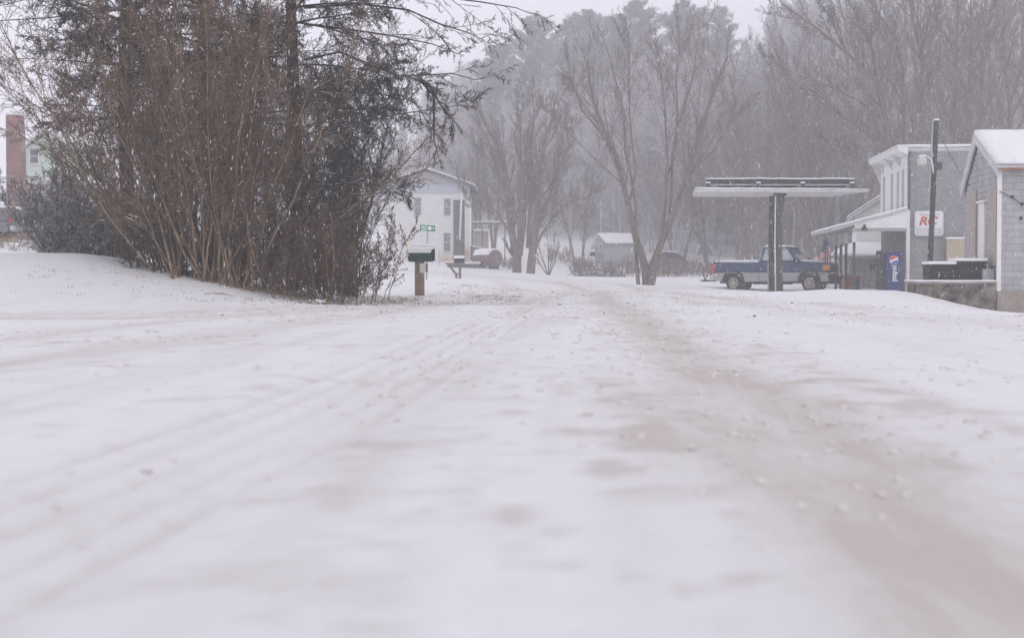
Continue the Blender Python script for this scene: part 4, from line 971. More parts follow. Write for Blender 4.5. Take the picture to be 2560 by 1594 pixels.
# ------------------------------------------------------------------ block building with gable, dock
nb0 = P(2495, 727, 40)
nb = empty('block_building', (nb0.x, nb0.y, nb0.z), 'grey block building with a snow covered gable roof and boarded openings at the right edge', 'building', RZ)
ze = P(2497, 412, 40).z - nb0.z; fnd = gz(nb0.x, nb0.y) - nb0.z - .25
YW = 4.1; yp = 2.35; pk = P(2446, 338, 42.4).z - nb0.z; LX = 9
MB().box(.012, LX, 0, .2, 0, ze - .02).build('front_wall', M['block'], nb)
MB().prism([(.0, 0), (YW, 0), (YW, ze - .35), (yp, pk - .12), (.0, ze - .05)], 0, .01, 'x').prism([(.2, 0), (YW - .001, 0), (YW - .001, ze - .36), (yp, pk - .13), (.2, ze - .12)], .0105, .2, 'x').build('gable_wall', M['greyshingle_y'], nb)
MB().box(-.03, LX, -.04, YW + .03, fnd - .8, -.003).build('foundation', M['found'], nb)
MB().box(-.05, .07, -.045, -.003, 0, ze - .06).build('corner_trim', M['white'], nb)
oh = -.12
r1 = MB().hexa([(oh, -.22, ze - .10), (LX, -.22, ze - .10), (LX, yp, pk - .05), (oh, yp, pk - .05), (oh, -.22, ze - .02), (LX, -.22, ze - .02), (LX, yp, pk + .03), (oh, yp, pk + .03)])
r1.hexa([(oh, yp + .002, pk - .05), (LX, yp + .002, pk - .05), (LX, YW + .12, ze - .55), (oh, YW + .12, ze - .55), (oh, yp + .002, pk + .03), (LX, yp + .002, pk + .03), (LX, YW + .12, ze - .47), (oh, YW + .12, ze - .47)])
rf = r1.build('roof', M['whited'], nb)
MB().hexa([(oh - .03, -.26, ze - .015), (LX, -.26, ze - .015), (LX, yp, pk + .035), (oh - .03, yp, pk + .035), (oh, -.22, ze + .09), (LX, -.22, ze + .09), (LX, yp, pk + .15), (oh, yp, pk + .15)]).hexa(
    [(oh - .03, yp + .003, pk + .035), (LX, yp + .003, pk + .035), (LX, YW + .14, ze - .465), (oh - .03, YW + .14, ze - .465), (oh, yp + .003, pk + .15), (LX, yp + .003, pk + .15), (LX, YW + .12, ze - .37), (oh, YW + .12, ze - .37)]).build('snow_cover', M['snow'], rf)
# barge boards
MB().hexa([(oh - .004, -.2, ze - .28), (oh + .05, -.2, ze - .28), (oh + .05, yp, pk - .25), (oh - .004, yp, pk - .25), (oh - .004, -.2, ze - .102), (oh + .05, -.2, ze - .102), (oh + .05, yp, pk - .052), (oh - .004, yp, pk - .052)]).hexa(
    [(oh - .004, yp + .002, pk - .25), (oh + .05, yp + .002, pk - .25), (oh + .05, YW + .11, ze - .75), (oh - .004, YW + .11, ze - .75), (oh - .004, yp + .002, pk - .052), (oh + .05, yp + .002, pk - .052), (oh + .05, YW + .11, ze - .552), (oh - .004, YW + .11, ze - .552)]).build('barge_board', M['whited'], nb)
MB().box(oh + .06, LX, -.25, -.2, ze - .16, ze - .105).build('gutter', M['orange_rust'], nb)
def yat(px):    # position along the gable wall seen at px
    a = (px - 1280) / F; return (nb0.x - a * nb0.y) / (a * math.cos(-RZ) - math.sin(-RZ))
def board(px0, px1, pyt, pyb, name, m, d=.05):
    y0, y1 = yat(px1), yat(px0); Yc = nb0.y + (y0 + y1) / 2
    zt_, zb_ = P(0, pyt, Yc).z - nb0.z, P(0, pyb, Yc).z - nb0.z
    return MB().box(-d, -.003, y0, y1, zb_, zt_).build(name, m, nb)
board(2473, 2492, 466, 665, 'boarded_window', M['tan']); board(2420, 2441, 478, 660, 'boarded_window', M['tan'])
d = board(2449, 2463, 508, 702, 'door', M['white'], .06)
board(2446, 2466, 502, 507, 'door_lintel', M['white'], .10)
y0, y1 = yat(2488), yat(2474)
MB().box(-.35, -.02, y0, y1, .05, .62, bev=.02).build('meter_box', M['midgrey'], nb)
# insulators along the eave
for x, z in ((.35, ze - .9), (.62, ze - 1.1), (.6, ze - 1.5)): MB().ball((x, -.06, z), .05, seg=8).build('insulator', M['darkgrey'], nb)
# loading dock
A0 = V((nb0.x - .02, nb0.y + .05)); B0 = V((g0.x - .0, g0.y - .05)); dv = (B0 - A0); dl = dv.length; ang = math.atan2(dv.y, dv.x) - math.pi / 2
dk = empty('loading_dock', (P(2298, 0, 40.1).x, 40.1, EYE - .11), 'stained concrete loading dock with a snowy edge below the black chests', 'dock', RZ)
dkw = nb0.x - P(2298, 0, 40.1).x - .06
MB().box(0, dkw, 0, 1.5, -1.9, 0).build('dock_wall', M['concrete'], dk)
MB().box(-.06, dkw, -.05, 1.52, .003, .05).build('dock_slab', M['found'], dk)
snowcap(MB(), -.08, dkw, -.06, 1.54, .053, .05, .02).build('snow_cover', M['snow'], dk)
def dock_pt(px, off=0.35):
    """where the ray in column px meets the dock edge (shifted in by off)"""
    a = (px - 1280) / F; o2 = A0 + V((dv.y, -dv.x)).normalized() * off; t = (o2.x - a * o2.y) / (a * dv.y - dv.x) * 1.0
    q = o2 + dv * t; return q
DZ = EYE - .06
def chest(pxa, pxb, pyt, label, rail):
    Ym = 40.75
    xa, xb = (pxa - 1280) / F * Ym, (pxb - 1280) / F * Ym; zt_ = P(0, pyt, Ym).z
    e = empty('storage_chest', (xa, Ym, DZ), label, 'storage box', 0, group='black chests on the loading dock')
    MB().box(0, xb - xa, -.3, .35, 0, zt_ - DZ - .03, bev=.015).build('body', M['blackbox'], e)
    l = MB().box(-.02, xb - xa + .02, -.33, .38, zt_ - DZ - .027, zt_ - DZ + .03, bev=.01).build('lid', M['blackbox'], e)
    snowcap(MB(), -.03, xb - xa + .03, -.34, .38, zt_ - DZ + .032, .09, .035).build('snow_cover', M['snow'], l)
    MB().box(.1, xb - xa - .1, -.33, -.303, (zt_ - DZ) * .55, (zt_ - DZ) * .55 + .04).build('handle', M['darkgrey'], e)
    return e
chest(2315, 2380, 664, 'lower black chest on the left of the loading dock', 0)
chest(2381, 2457, 656, 'taller black chest beside it on the loading dock next to the gable door', 1)
# utility pole
q0 = P(2323, 705, 57.5); q1 = P(2341, 302, 57.5); bz = gz(q0.x, 57.5)
up = empty('utility_pole', (q0.x, 57.5, bz), 'dark leaning utility pole standing in front of the grey shingled store wall', 'pole')
dd = (q1 - q0); ptsp = [V((0, 0, -1.0)) + dd * 0, V((0, 0, 0))] if False else None
L0 = V((q0.x, 57.5, bz)); pp = [(q0 + dd * t) - L0 for t in (-.15, 0, .25, .5, .75, 1)]
pp[0].z = -.6
MB().tube(pp, [.12, .118, .11, .105, .10, .095], 14).build('pole', M['polewood'], up)
snowcap(MB(), pp[-1].x - .10, pp[-1].x + .10, -.1, .1, pp[-1].z - .01, .09, .04).build('snow_cap', M['snow'], up)
t = [q + V((-.15, -.02, 0)) for q in pp[3:]]
MB().tube(t, .035, 8).build('conduit', M['midgrey'], up)
def lp(px, py, Yq=57.3): return P(px, py, Yq) - L0
ar = MB().tube([lp(2334, 432), lp(2331, 412), lp(2329, 400), lp(2322, 393), lp(2312, 390), lp(2306, 393)], .03, 8).build('lamp_arm', M['white'], up)
lc_ = lp(2305, 402)
MB().lathe([(.05, .17), (.12, .13), (.19, .06), (.19, .0), (.16, -.15), (.14, -.18)], lc_, 'z', 20).build('lamp_shade', M['whited'], up)
snowcap(MB(), lc_.x - .12, lc_.x + .12, lc_.y - .12, lc_.y + .12, lc_.z + .14, .09, .04).build('snow_cap', M['snow'], up)
MB().box(pp[-2].x - .1, pp[-2].x + .26, -.2, .0, pp[-2].z - .35, pp[-2].z - .05, bev=.03).build('transformer_bracket', M['darkgrey'], up)
o = MB().tube([P(2344, 330, 57.4), P(2372, 380, 52), P(2400, 430, 47), P(2424, 465, 43.2)], .012, 5).build('overhead_wire', M['black']); tag(o, 'thin service wire running from the utility pole down to the block building', 'wire')
o = MB().tube([nb.matrix_basis @ V((x, -.07, z)) for x, z in ((.0, ze - .75), (.35, ze - .92), (.62, ze - 1.12), (1.1, ze - 1.05), (2.2, ze - .9))], .012, 5).build('wall_cable', M['black']); tag(o, 'black cable strung between insulators on the front block wall', 'cable')

# ------------------------------------------------------------------ fuel canopy
cg = G(1945, 60)
cn = empty('fuel_canopy', cg, 'flat white filling-station canopy with a dark sign box standing on two log posts', 'canopy')
def cp(px, py, Yq): return P(px, py, Yq) - cg
YN, YFr = 59.0, 62.4
zt_ = cp(0, 472, YN).z; zbn = cp(0, 479, YN).z
nl_, nr_ = cp(1739, 470, YN).x, cp(2172, 478, YN).x; fl_, fr_ = cp(1733, 487, YFr).x, cp(2075, 489, YFr).x
ya, yb = YN - cg.y, YFr - cg.y
MB().hexa([(nl_, ya, zbn), (nr_, ya, zbn), (fr_, yb, zbn - .02), (fl_, yb, zbn - .02), (nl_, ya, zt_), (nr_, ya, zt_ - .06), (fr_, yb, zt_), (fl_, yb, zt_)]).build('canopy_slab', M['whited'], cn)
m = MB()
for k2 in range(1, 7):
    x = nl_ + (nr_ - nl_ - .6) * k2 / 7; m.hexa([(x, ya - .006, zbn + .004), (x + .03, ya - .006, zbn + .004), (x + .03, ya + .01, zbn + .004), (x, ya + .01, zbn + .004), (x, ya - .006, zt_ - .05), (x + .03, ya - .006, zt_ - .05), (x + .03, ya + .01, zt_ - .05), (x, ya + .01, zt_ - .05)])
tag(m.build('fascia_joint', M['midgrey'], cn), kind='stuff')
MB().hexa([(nl_ - .02, ya - .02, zt_ + .003), (nr_ + .04, ya - .02, zt_ - .05), (fr_ + .02, yb + .02, zt_ + .003), (fl_ - .02, yb + .02, zt_ + .003), (nl_, ya, zt_ + .06), (nr_ - .05, ya, zt_ - .01), (fr_, yb, zt_ + .06), (fl_, yb, zt_ + .06)]).build('snow_cover', M['snow'], cn)
b0, b1 = cp(1768, 470, 59.6), cp(2133, 449, 59.6)
sb = MB(); sb.box(b0.x, b1.x, -.1 + 59.6 - cg.y, .15 + 59.6 - cg.y, b0.z + .02, b1.z); m = sb
for k2 in range(46): m.box(b0.x + (b1.x - b0.x) * (k2 + .3) / 46, b0.x + (b1.x - b0.x) * (k2 + .55) / 46, -.115 + 59.6 - cg.y, -.102 + 59.6 - cg.y, b0.z + .16, b1.z - .03, mi=1)
m.build('sign_box', [M['canopydark'], M['blackbox']], cn)
snowcap(MB(), b0.x - .02, b1.x + .02, -.13 + 59.6 - cg.y, .18 + 59.6 - cg.y, b1.z + .002, .05, .02).build('snow_cover', M['snow'], cn)
MB().box(b0.x, b1.x, -.16 + 59.6 - cg.y, -.118 + 59.6 - cg.y, b0.z + .10, b0.z + .15).build('lower_rail', M['midgrey'], cn)
for px in (1772, 1897, 2008, 2131):
    q = cp(px, 466, 59.25)
    l = MB().box(q.x - .09, q.x + .07, q.y - .1, q.y + .08, q.z - .02, q.z + .12, bev=.02).build('floodlight', M['darkgrey'], cn)
    MB().tube([(q.x - (.35 if px > 1800 else -.5), q.y, q.z - .08), (q.x, q.y, q.z + .06)], .02, 6).build('arm', M['midgrey'], l)
    MB().ball((q.x - .02, q.y, q.z + .15), .09, sc=(1.2, 1, .5), seg=10).build('snow_cap', M['snow'], l)
def logpost(name, pts, r, m):
    MB().tube([q for q in pts], r, 14).build(name, m, cn)
tz = zbn
a = [cp(1949, 732, 59.6), cp(1948, 680, 59.6), cp(1946, 600, 59.6), cp(1947, 540, 59.6), cp(1951, 500, 59.6)]; a.append(V((a[-1].x + .02, a[-1].y, tz - .003)))
logpost('right_post', a, [.15, .145, .14, .145, .15, .165], M['log'])
a = [cp(1930, 730, 61.8), cp(1928, 680, 61.8), cp(1928, 600, 61.8), cp(1929, 545, 61.8), cp(1930, 500, 61.8)]; a.append(V((a[-1].x, a[-1].y, tz - .02)))
logpost('left_post', a, [.125, .12, .12, .115, .115, .12], M['log2'])
MB().tube([cp(1939.5, 728, 59.3), cp(1937.5, 600, 59.3), cp(1938.5, 491, 59.3)], .022, 8).build('conduit', M['white'], cn)
q = cp(1950, 486, 59.4); MB().box(q.x - .26, q.x + .26, q.y - .12, q.y + .1, q.z - .06, q.z + .05, bev=.02).build('post_bracket', M['darkgrey'], cn)
snowcap(MB(), q.x - .22, q.x + .3, q.y - .14, q.y - .0, q.z + .052, .08, .03).build('snow_cap', M['snow'], cn)
fp = empty('fuel_pump', cp(1926, 724, 62.5) + cg, 'old pale fuel pump beside the darker left canopy post', 'fuel pump')
MB().box(-.1, .22, -.2, .2, 0, 1.25, bev=.03).build('cabinet', M['midgrey'], fp); MB().box(-.06, .18, -.22, -.202, .7, 1.15).build('dial', M['signpale'], fp)
MB().tube([(.2, -.1, 1.0), (.32, -.15, .6), (.25, -.18, .2), (.15, -.2, .5)], .02, 6).build('hose', M['black'], fp)

# ------------------------------------------------------------------ pickups
def arc(cx, cz, r, n=9): return [(cx + r * math.cos(math.pi * k / n), cz + r * math.sin(math.pi * k / n)) for k in range(n + 1)]
def pickup(name, loc, rz, label, upper, lower, snowy=.06):
    e = empty(name, loc, label, 'pickup truck', rz); H = .96
    XR, XF = -1.80, 1.84
    low = [(-2.78, .46), (XR - .46, .42)] + arc(XR, .40, .46)[::-1] + [(-.58, .42)]
    MB().prism(low + [(-.58, .80), (-2.80, .80)], -H, H, bev=.02).build('bed_lower', lower, e)
    MB().prism([(-2.80, .803), (-.58, .803), (-.58, 1.24), (-2.78, 1.26), (-2.82, 1.2)], -H, H, bev=.025).build('bed', upper, e)
    MB().box(-2.72, -.62, -H + .08, H - .08, 1.22, 1.22 + .07 + snowy, bev=.03).build('bed_snow', M['snow'], e)
    MB().prism([(-.555, .42), (1.34, .42), (1.34, .80), (-.555, .80)], -H, H, bev=.02).build('rocker', lower, e)
    b = MB().prism([(-.555, .803), (1.40, .803), (1.40, 1.22), (1.36, 1.25), (-.555, 1.27)], -H, H, bev=.025).build('cab', upper, e)
    MB().prism([(1.345, .42)] + arc(XF, .40, .46)[::-1] + [(2.72, .44), (2.76, .80), (1.345, .80)], -H, H, bev=.02).build('fender_lower', lower, e)
    MB().prism([(1.41, .803), (2.74, .803), (2.74, 1.17), (2.62, 1.23), (1.41, 1.29)], -H, H, bev=.03).build('hood', upper, e)
    MB().hexa([(1.44, -H + .08, 1.293), (2.5, -H + .1, 1.243), (2.5, H - .1, 1.243), (1.44, H - .08, 1.293), (1.46, -H + .14, 1.34), (2.42, -H + .16, 1.28), (2.42, H - .16, 1.28), (1.46, H - .14, 1.34)]).build('hood_snow', M['snow'], e)
    # greenhouse
    bx0, bx1, tx0, tx1, zt0, zr0 = -.54, 1.42, -.36, .80, 1.29, 1.90; wb, wt = .92, .76
    MB().hexa([(bx0, -wb, zt0), (bx1, -wb, zt0 - .03), (bx1, wb, zt0 - .03), (bx0, wb, zt0), (tx0, -wt, zr0), (tx1, -wt, zr0), (tx1, wt, zr0), (tx0, wt, zr0)]).build('greenhouse', upper, e)
    MB().hexa([(tx0 + .02, -wt + .02, zr0 + .003), (tx1 - .04, -wt + .02, zr0 + .003), (tx1 - .04, wt - .02, zr0 + .003), (tx0 + .02, wt - .02, zr0 + .003), (tx0 + .08, -wt + .08, zr0 + .07), (tx1 - .1, -wt + .08, zr0 + .06), (tx1 - .1, wt - .08, zr0 + .06), (tx0 + .08, wt - .08, zr0 + .07)]).build('roof_snow', M['snow'], e)
    MB().hexa([(tx1 - .12, -wt - .01, zr0 - .03), (tx1 + .16, -wt + .02, zr0 - .06), (tx1 + .16, wt - .02, zr0 - .06), (tx1 - .12, wt + .01, zr0 - .03), (tx1 - .12, -wt, zr0 + .03), (tx1 + .17, -wt + .02, zr0 - .03), (tx1 + .17, wt - .02, zr0 - .03), (tx1 - .12, wt, zr0 + .03)]).build('sun_visor', M['black'], e)
    for s in (-1, 1):
        def sp(x, u, o=.012):   # u: 0 sill .. 1 roof
            y = wb + (wt - wb) * u + o; return (x, s * y, zt0 + (zr0 - zt0) * u)
        def pane(xa0, xb0, xa1, xb1, nm):
            m = MB(); q = [sp(xa0, .08), sp(xb0, .06), sp(xb1, .86), sp(xa1, .86)]; i_ = [(x, y - s * .03, z) for x, y, z in q]
            m.hexa([i_[0], i_[1], q[1], q[0], i_[3], i_[2], q[2], q[3]]); return m.build(nm, M['carglass'], e)
        pane(-.42, -.12, -.28, -.10, 'quarter_window'); pane(.02, 1.12, .04, .72, 'side_window')
        dr = MB().box(.0, 1.25, s * (H + .004) - .006, s * (H + .004) + .006, .50, 1.22).build('door', upper, e)
        MB().box(.0, 1.25, s * (H + .012) - .005, s * (H + .012) + .006, .50, .798).build('lower_panel', lower, dr)
        MB().box(.06, .2, s * (H + .02) - .01, s * (H + .02) + .012, 1.07, 1.11).build('handle', M['black'], dr)
        mr = MB().box(1.14, 1.28, s * (H + .06), s * (H + .22), 1.20, 1.44, bev=.02) if s > 0 else MB().box(1.14, 1.28, -(H + .22), -(H + .06), 1.20, 1.44, bev=.02)
        mr.tube([(1.2, s * (H - .02), 1.24), (1.2, s * (H + .1), 1.28)], .02, 6); mr.build('mirror', M['black'], e)
        for nm, cx in (('rear', XR), ('front', XF)):
            o_ = arc(cx, .40, .54); i_ = arc(cx, .40, .45)
            MB().prism(o_ + i_[::-1], s * (H - .02), s * (H + .07)).build('fender_flare', M['black'], e)
            y = s * (H - .13); hub = (cx, y, .36)
            w_ = MB().lathe([(.22, -.13), (.33, -.13), (.365, -.10), (.365, .10), (.33, .13), (.22, .13)], hub, 'y', 28).build('wheel', M['tyre'], e)
            m = MB().lathe([(.235, -.137), (.235, .137)], hub, 'y', 24)
            for k in range(8):
                a = k * math.pi / 4; m.ball((cx + .145 * math.cos(a), y + s * .138, .36 + .145 * math.sin(a)), .032, mi=1, sc=(1, .3, 1), seg=8)
            m.build('rim', [M['rim'], M['black']], w_)
            m = MB().lathe([(.07, s * .138), (.07, s * .165), (.05, s * .175)], hub, 'y', 14)
            m.build('hub_cap', M['chrome'], w_)
        MB().box(2.58, 2.765, s * .60 if s > 0 else -.90, .90 if s > 0 else s * .60, .90, 1.13, bev=.015).build('headlight', M['lamp'], e)
        MB().box(2.46, 2.74, s * .905 if s > 0 else -.985, .985 if s > 0 else s * .905, .90, 1.11, bev=.01).build('turn_signal', M['amber'], e)
        MB().box(-2.85, -2.74, s * .80 if s > 0 else -.985, .985 if s > 0 else s * .80, .78, 1.18, bev=.01).build('tail_light', M['redlens'], e)
    m = MB(); q = [(bx1 + .012, .82, zt0 + .01), (bx1 + .012, -.82, zt0 + .01), (tx1 + .03, -.68, zr0 - .08), (tx1 + .03, .68, zr0 - .08)]; i_ = [(x - .04, y, z - .02) for x, y, z in q]
    m.hexa([i_[0], i_[1], q[1], q[0], i_[3], i_[2], q[2], q[3]]); m.build('windshield', M['carglass'], e)
    m = MB(); q = [(bx0 - .01, -.8, zt0 + .06), (bx0 - .01, .8, zt0 + .06), (tx0 - .03, .66, zr0 - .08), (tx0 - .03, -.66, zr0 - .08)]; i_ = [(x + .04, y, z) for x, y, z in q]
    m.hexa([i_[0], i_[1], q[1], q[0], i_[3], i_[2], q[2], q[3]]); m.build('rear_window', M['carglass'], e)
    gr = MB().box(2.70, 2.775, -.58, .58, .84, 1.15, bev=.01).build('grille', M['black'], e)
    m = MB(); [m.box(2.776, 2.79, -.55, .55, .88 + k * .065, .895 + k * .065) for k in range(3)]; m.build('grille_bar', M['darkgrey'], gr)
    fb = MB().box(2.70, 2.96, -.98, .98, .56, .76, bev=.03).build('front_bumper', M['black'], e)
    MB().box(2.72, 2.93, -.9, .9, .762, .79, bev=.01).build('bumper_snow', M['snow'], fb)
    MB().box(2.66, 2.85, -.75, .75, .32, .555, bev=.02).build('valance', M['black'], e)
    MB().box(-2.98, -2.80, -.95, .95, .46, .64, bev=.02).build('rear_bumper', M['chrome'], e)
    hm = MB().box(-3.65, -2.985, -.04, .04, .42, .50).box(-3.66, -3.58, -.32, .32, .42, .48).build('tow_bar', M['darkgrey'], e)
    MB().tube([(-3.5, -.05, .5), (-3.56, -.05, .62), (-3.60, -.05, .75)], .03, 6).tube([(-3.5, -.05, .5), (-3.42, -.05, .6), (-3.40, -.05, .72)], .03, 6).build('hitch_fork', M['darkgrey'], hm)
    MB().box(-2.6, 2.5, -.5, .5, .34, .46).box(-.9, .6, -.75, .75, .30, .42).build('chassis', M['black'], e)
    MB().tube([(-2.55, -.9, 1.26), (-2.45, -.9, 1.72)], .015, 6).build('bed_stake', M['dgreen'], e)
    e.scale = (1, 1, 1.10)
    return e
p_ = P(1940, 728, 67.6); tz_ = p_.z
pickup('pickup_truck', (p_.x, 67.6, tz_ + .0), math.radians(-26), 'blue pickup with silver lower panels parked behind the canopy posts', M['blue'], M['silver'])
b = G(-20, 55); 
pickup('pickup_truck', (P(34, 0, 55).x - 2.7, 55, P(0, 612, 55).z), math.radians(180), 'grey pickup with a red tail light behind the bank at the left edge', M['tgrey'], M['tgrey'])

# ------------------------------------------------------------------ flag
fg = empty('flag', P(2064, 600, 66), 'american flag drooping from a slanted staff in front of the porch', 'flag')
q0, q1 = P(2062, 592, 66), P(2098, 690, 66)
org = P(2064, 600, 66)
MB().tube([P(2060, 586, 66) - org, P(2092, 640, 66) - org + V((.0, .3, 0)), P(2110, 652, 66) - org + V((0, .6, 0))], .018, 8).build('staff', M['greywood'], fg)
rows, cols = 13, 18; vs = []; fs = []; fm = []
def fl(u, v):   # u along fly 0..1 (hangs down), v across hoist 0..1
    top = V((2060, 596, 0)).lerp(V((2083, 616, 0)), v); bot = V((2044, 664, 0)).lerp(V((2072, 676, 0)), v)
    q = top.lerp(bot, u); s = math.sin(u * 5 + v * 7) * .05 + math.sin(v * 11) * .06
    px = q.x + 3.2 * math.sin(u * 6 + v * 2.5); p = P(px, q.y + 2 * math.sin(v * 8), 66) - org; return p + V((0, s, 0))
for j in range(rows + 1):
    for i in range(cols + 1): vs.append(tuple(fl(i / cols, j / rows)))
for j in range(rows):
    for i in range(cols):
        k = j * (cols + 1) + i; fs.append((k, k + 1, k + cols + 2, k + cols + 1)); fm.append(2 if (i < cols * .4 and j < 7) else (0 if j % 2 == 0 else 1))
nq = len(fs)
for j in range(5):
    for i in range(4):
        c_ = fl(.04 + i * .1, .05 + j * .1) + V((0, -.02, 0)); k = len(vs)
        for a in range(4): vs.append((c_.x + .02 * math.sin(a * 1.5708), c_.y, c_.z + .02 * math.cos(a * 1.5708)))
        fs.append((k, k + 1, k + 2, k + 3)); fm.append(1)
me = mesh_np('cloth', vs, fs, [M['flagred'], M['flagwhite'], M['flagblue']], fm, True); fo = link(bpy.data.objects.new('cloth', me), fg)
so_ = fo.modifiers.new('s', 'SOLIDIFY'); so_.thickness = .008

# ------------------------------------------------------------------ mailboxes, street sign
mb = P(1046, 740, 34.5); mg = gz(mb.x, 34.5)
bx = empty('mailbox', (mb.x, 34.5, mg), 'dark green double mailbox with snow on top on a thick split wooden post', 'mailbox')
def q(px, py, Y=34.5): return P(px, py, Y) - V((mb.x, 34.5, mg))
def mbox(x0, x1, y0, y1, z0, z1, name, m, root):
    r = (y1 - y0) / 2; cy_ = (y0 + y1) / 2; pr_ = [(y0, z0), (y1, z0)] + [(cy_ + r * math.cos(math.pi * k / 10), z1 - r + r * math.sin(math.pi * k / 10)) for k in range(11)]
    o = MB().prism(pr_, x0, x1, 'x', bev=.004).build(name, m, root)
    d = MB().prism([(cy_ + (a - cy_) * 1.04, z0 + (b - z0) * 1.02) for a, b in pr_], x1 + .002, x1 + .014, 'x').build('door', m, o)
    sn = [(cy_ + (r + .006) * math.cos(math.pi * k / 10), z1 - r + (r + .006) * math.sin(math.pi * k / 10)) for k in range(1, 10)]
    MB().prism(sn + [(cy_ - r * 1.0, z1 + .03), (cy_ - r * .7, z1 + .055), (cy_ + r * .7, z1 + .055), (cy_ + r * 1.0, z1 + .03)], x0 - .015, x1 + .015, 'x', bev=.012).build('snow_cover', M['snow'], o)
    return o
a, c = q(1036, 0), q(1048.5, 0); MB().box(a.x, c.x - .004, -.08, .08, -.3, q(0, 648).z).build('post', M['oldwood'], bx)
c2 = q(1059.5, 0); MB().box(c.x + .004, c2.x, -.06, .09, -.3, q(0, 650).z).build('post', M['oldwood'], bx)
z0, z1 = q(0, 651).z, q(0, 624).z
MB().box(q(1022, 0).x, q(1080, 0).x, -.12, .42, z0 - .03, z0 - .002).build('shelf', M['greywood'], bx)
mbox(q(1019, 0).x, q(1076, 0).x, -.16, .09, z0, z1, 'letter_box', M['mailgreen'], bx)
mbox(q(1024, 0).x, q(1083, 0).x, .13, .38, z0, z1 + .09, 'letter_box', M['mailblack'], bx)
MB().tube([q(1020, 622), q(1010, 592), q(1001, 564)], .012, 6).build('marker_rod', M['yellow'], bx)
a, c = q(1050, 682), q(1064, 658); MB().box(a.x, c.x, -.12, -.085, a.z, c.z).build('paper_holder', M['whited'], bx)
MB().box(c.x + .005, c.x + .06, -.11, -.06, a.z + .02, c.z - .01).build('hook_plate', M['oldwood'], bx)
# second mailbox
m2 = P(1140, 700, 66); g2 = gz(m2.x, 66)
b2 = empty('mailbox', (m2.x, 66, g2), 'small black mailbox on a braced wooden arm in front of the white house', 'mailbox')
def q(px, py, Y=66): return P(px, py, Y) - V((m2.x, 66, g2))
s0, s1 = q(1150, 698), q(1150, 662); MB().box(s0.x - .06, s0.x + .06, -.06, .06, -.3, q(0, 660).z).build('post', M['greywood'], b2)
MB().tube([q(1143, 700), q(1139, 684), q(1124, 664)], [.06, .06, .05], 6).build('brace', M['greywood'], b2)
MB().tube([q(1150, 688), q(1140, 682)], [.04, .04], 6).build('brace', M['greywood'], b2)
MB().box(q(1113, 0).x, q(1160, 0).x, -.09, .09, q(0, 661).z, q(0, 657).z).build('arm', M['greywood'], b2)
snowcap(MB(), q(1112, 0).x, q(1134, 0).x, -.1, .1, q(0, 657).z + .002, .05, .02).build('snow_cover', M['snow'], b2)
mbox(q(1135, 0).x, q(1160, 0).x, -.11, .11, q(0, 657).z + .003, q(0, 642).z, 'letter_box', M['mailblack'], b2)
# street sign
s3 = P(1069, 692, 62); g3 = gz(s3.x, 62)
ss = empty('street_sign', (s3.x, 62, g3), 'green street name sign with white lettering on a thin post behind the double mailbox', 'sign')
def q(px, py, Y=62): return P(px, py, Y) - V((s3.x, 62, g3))
MB().tube([q(1066, 705), q(1068, 640), q(1069, 578)], .03, 8).build('post', M['galv'], ss)
pl = MB().hexa([(q(1050, 578).x, -.02, q(0, 577).z), (q(1088, 579).x, -.02, q(0, 579).z), (q(1088, 579).x, .0, q(0, 579).z), (q(1050, 578).x, .0, q(0, 577).z),
                (q(1050, 578).x, -.02, q(0, 562).z), (q(1088, 579).x, -.02, q(0, 564).z), (q(1088, 579).x, .0, q(0, 564).z), (q(1050, 578).x, .0, q(0, 562).z)]).build('sign_plate', M['green_sign'], ss)
m = MB()
for row, (za, zb_) in enumerate(((572.6, 576), (565, 570))):
    x = 1052.5
    while x < 1067:
        wd = (2.2, 1.6, 2.6, 1.9, 2.3)[int(x * 7) % 5]; m.box(q(x, 0).x, q(x + wd, 0).x, -.026, -.022, q(0, zb_).z, q(0, za).z); x += wd + .9
m.build('lettering', M['signwhite'], pl)
c_ = q(1074.5, 570.5); MB().lathe([(.085, -.022), (.085, -.027)], (c_.x, 0, c_.z), 'y', 14).build('seal', M['signwhite'], pl)
c_ = q(1083.5, 571); MB().prism([(c_.x - .05, c_.z), (c_.x, c_.z + .05), (c_.x + .05, c_.z - .01), (c_.x, c_.z - .05)], -.027, -.022).build('arrow', M['signwhite'], pl)

# ------------------------------------------------------------------ white house on the left
HY = 110; g4 = P(1070, 657, HY)
wh = empty('white_house', (g4.x, HY, g4.z - .1), 'two-storey white gabled house with a pale blue band and a dark strip down its front', 'house')
def q(px, py, Y=HY): return P(px, py, Y) - V((g4.x, HY, g4.z - .1))
xl, xr = q(958, 0).x, q(1173, 0).x; zw = q(0, 484).z; zr_ = q(0, 424).z; xm = q(1063, 0).x; zg = q(0, 462).z
MB().box(xl, xr, 0, 9, -.6, zw).build('wall', M['clap_far'], wh)
MB().box(xl - .02, xr + .02, -.05, .1, zw + .003, zg).build('blue_band', M['palesign'], wh)
MB().prism([(xl - .02, zg + .003), (xr + .02, zg + .003), (xr + .02, zg + .1), (xm, zr_ - .15), (xl - .02, zg + .1)], -.04, 9, 'y').build('gable', M['gable'], wh)
ov = .45; ez_ = zg - .25
rf = MB().prism([(xl - ov, ez_), (xm, zr_ - .08), (xr + ov, ez_), (xr + ov, ez_ + .16), (xm, zr_ + .07), (xl - ov, ez_ + .16)], -.45, 9.4, 'y').build('roof', M['roofdark'], wh)
MB().prism([(xl - ov, ez_ + .163), (xm, zr_ + .073), (xr + ov, ez_ + .163), (xr + ov, ez_ + .28), (xm, zr_ + .19), (xl - ov, ez_ + .28)], -.38, 9.45, 'y').build('snow_cover', M['snow'], rf)
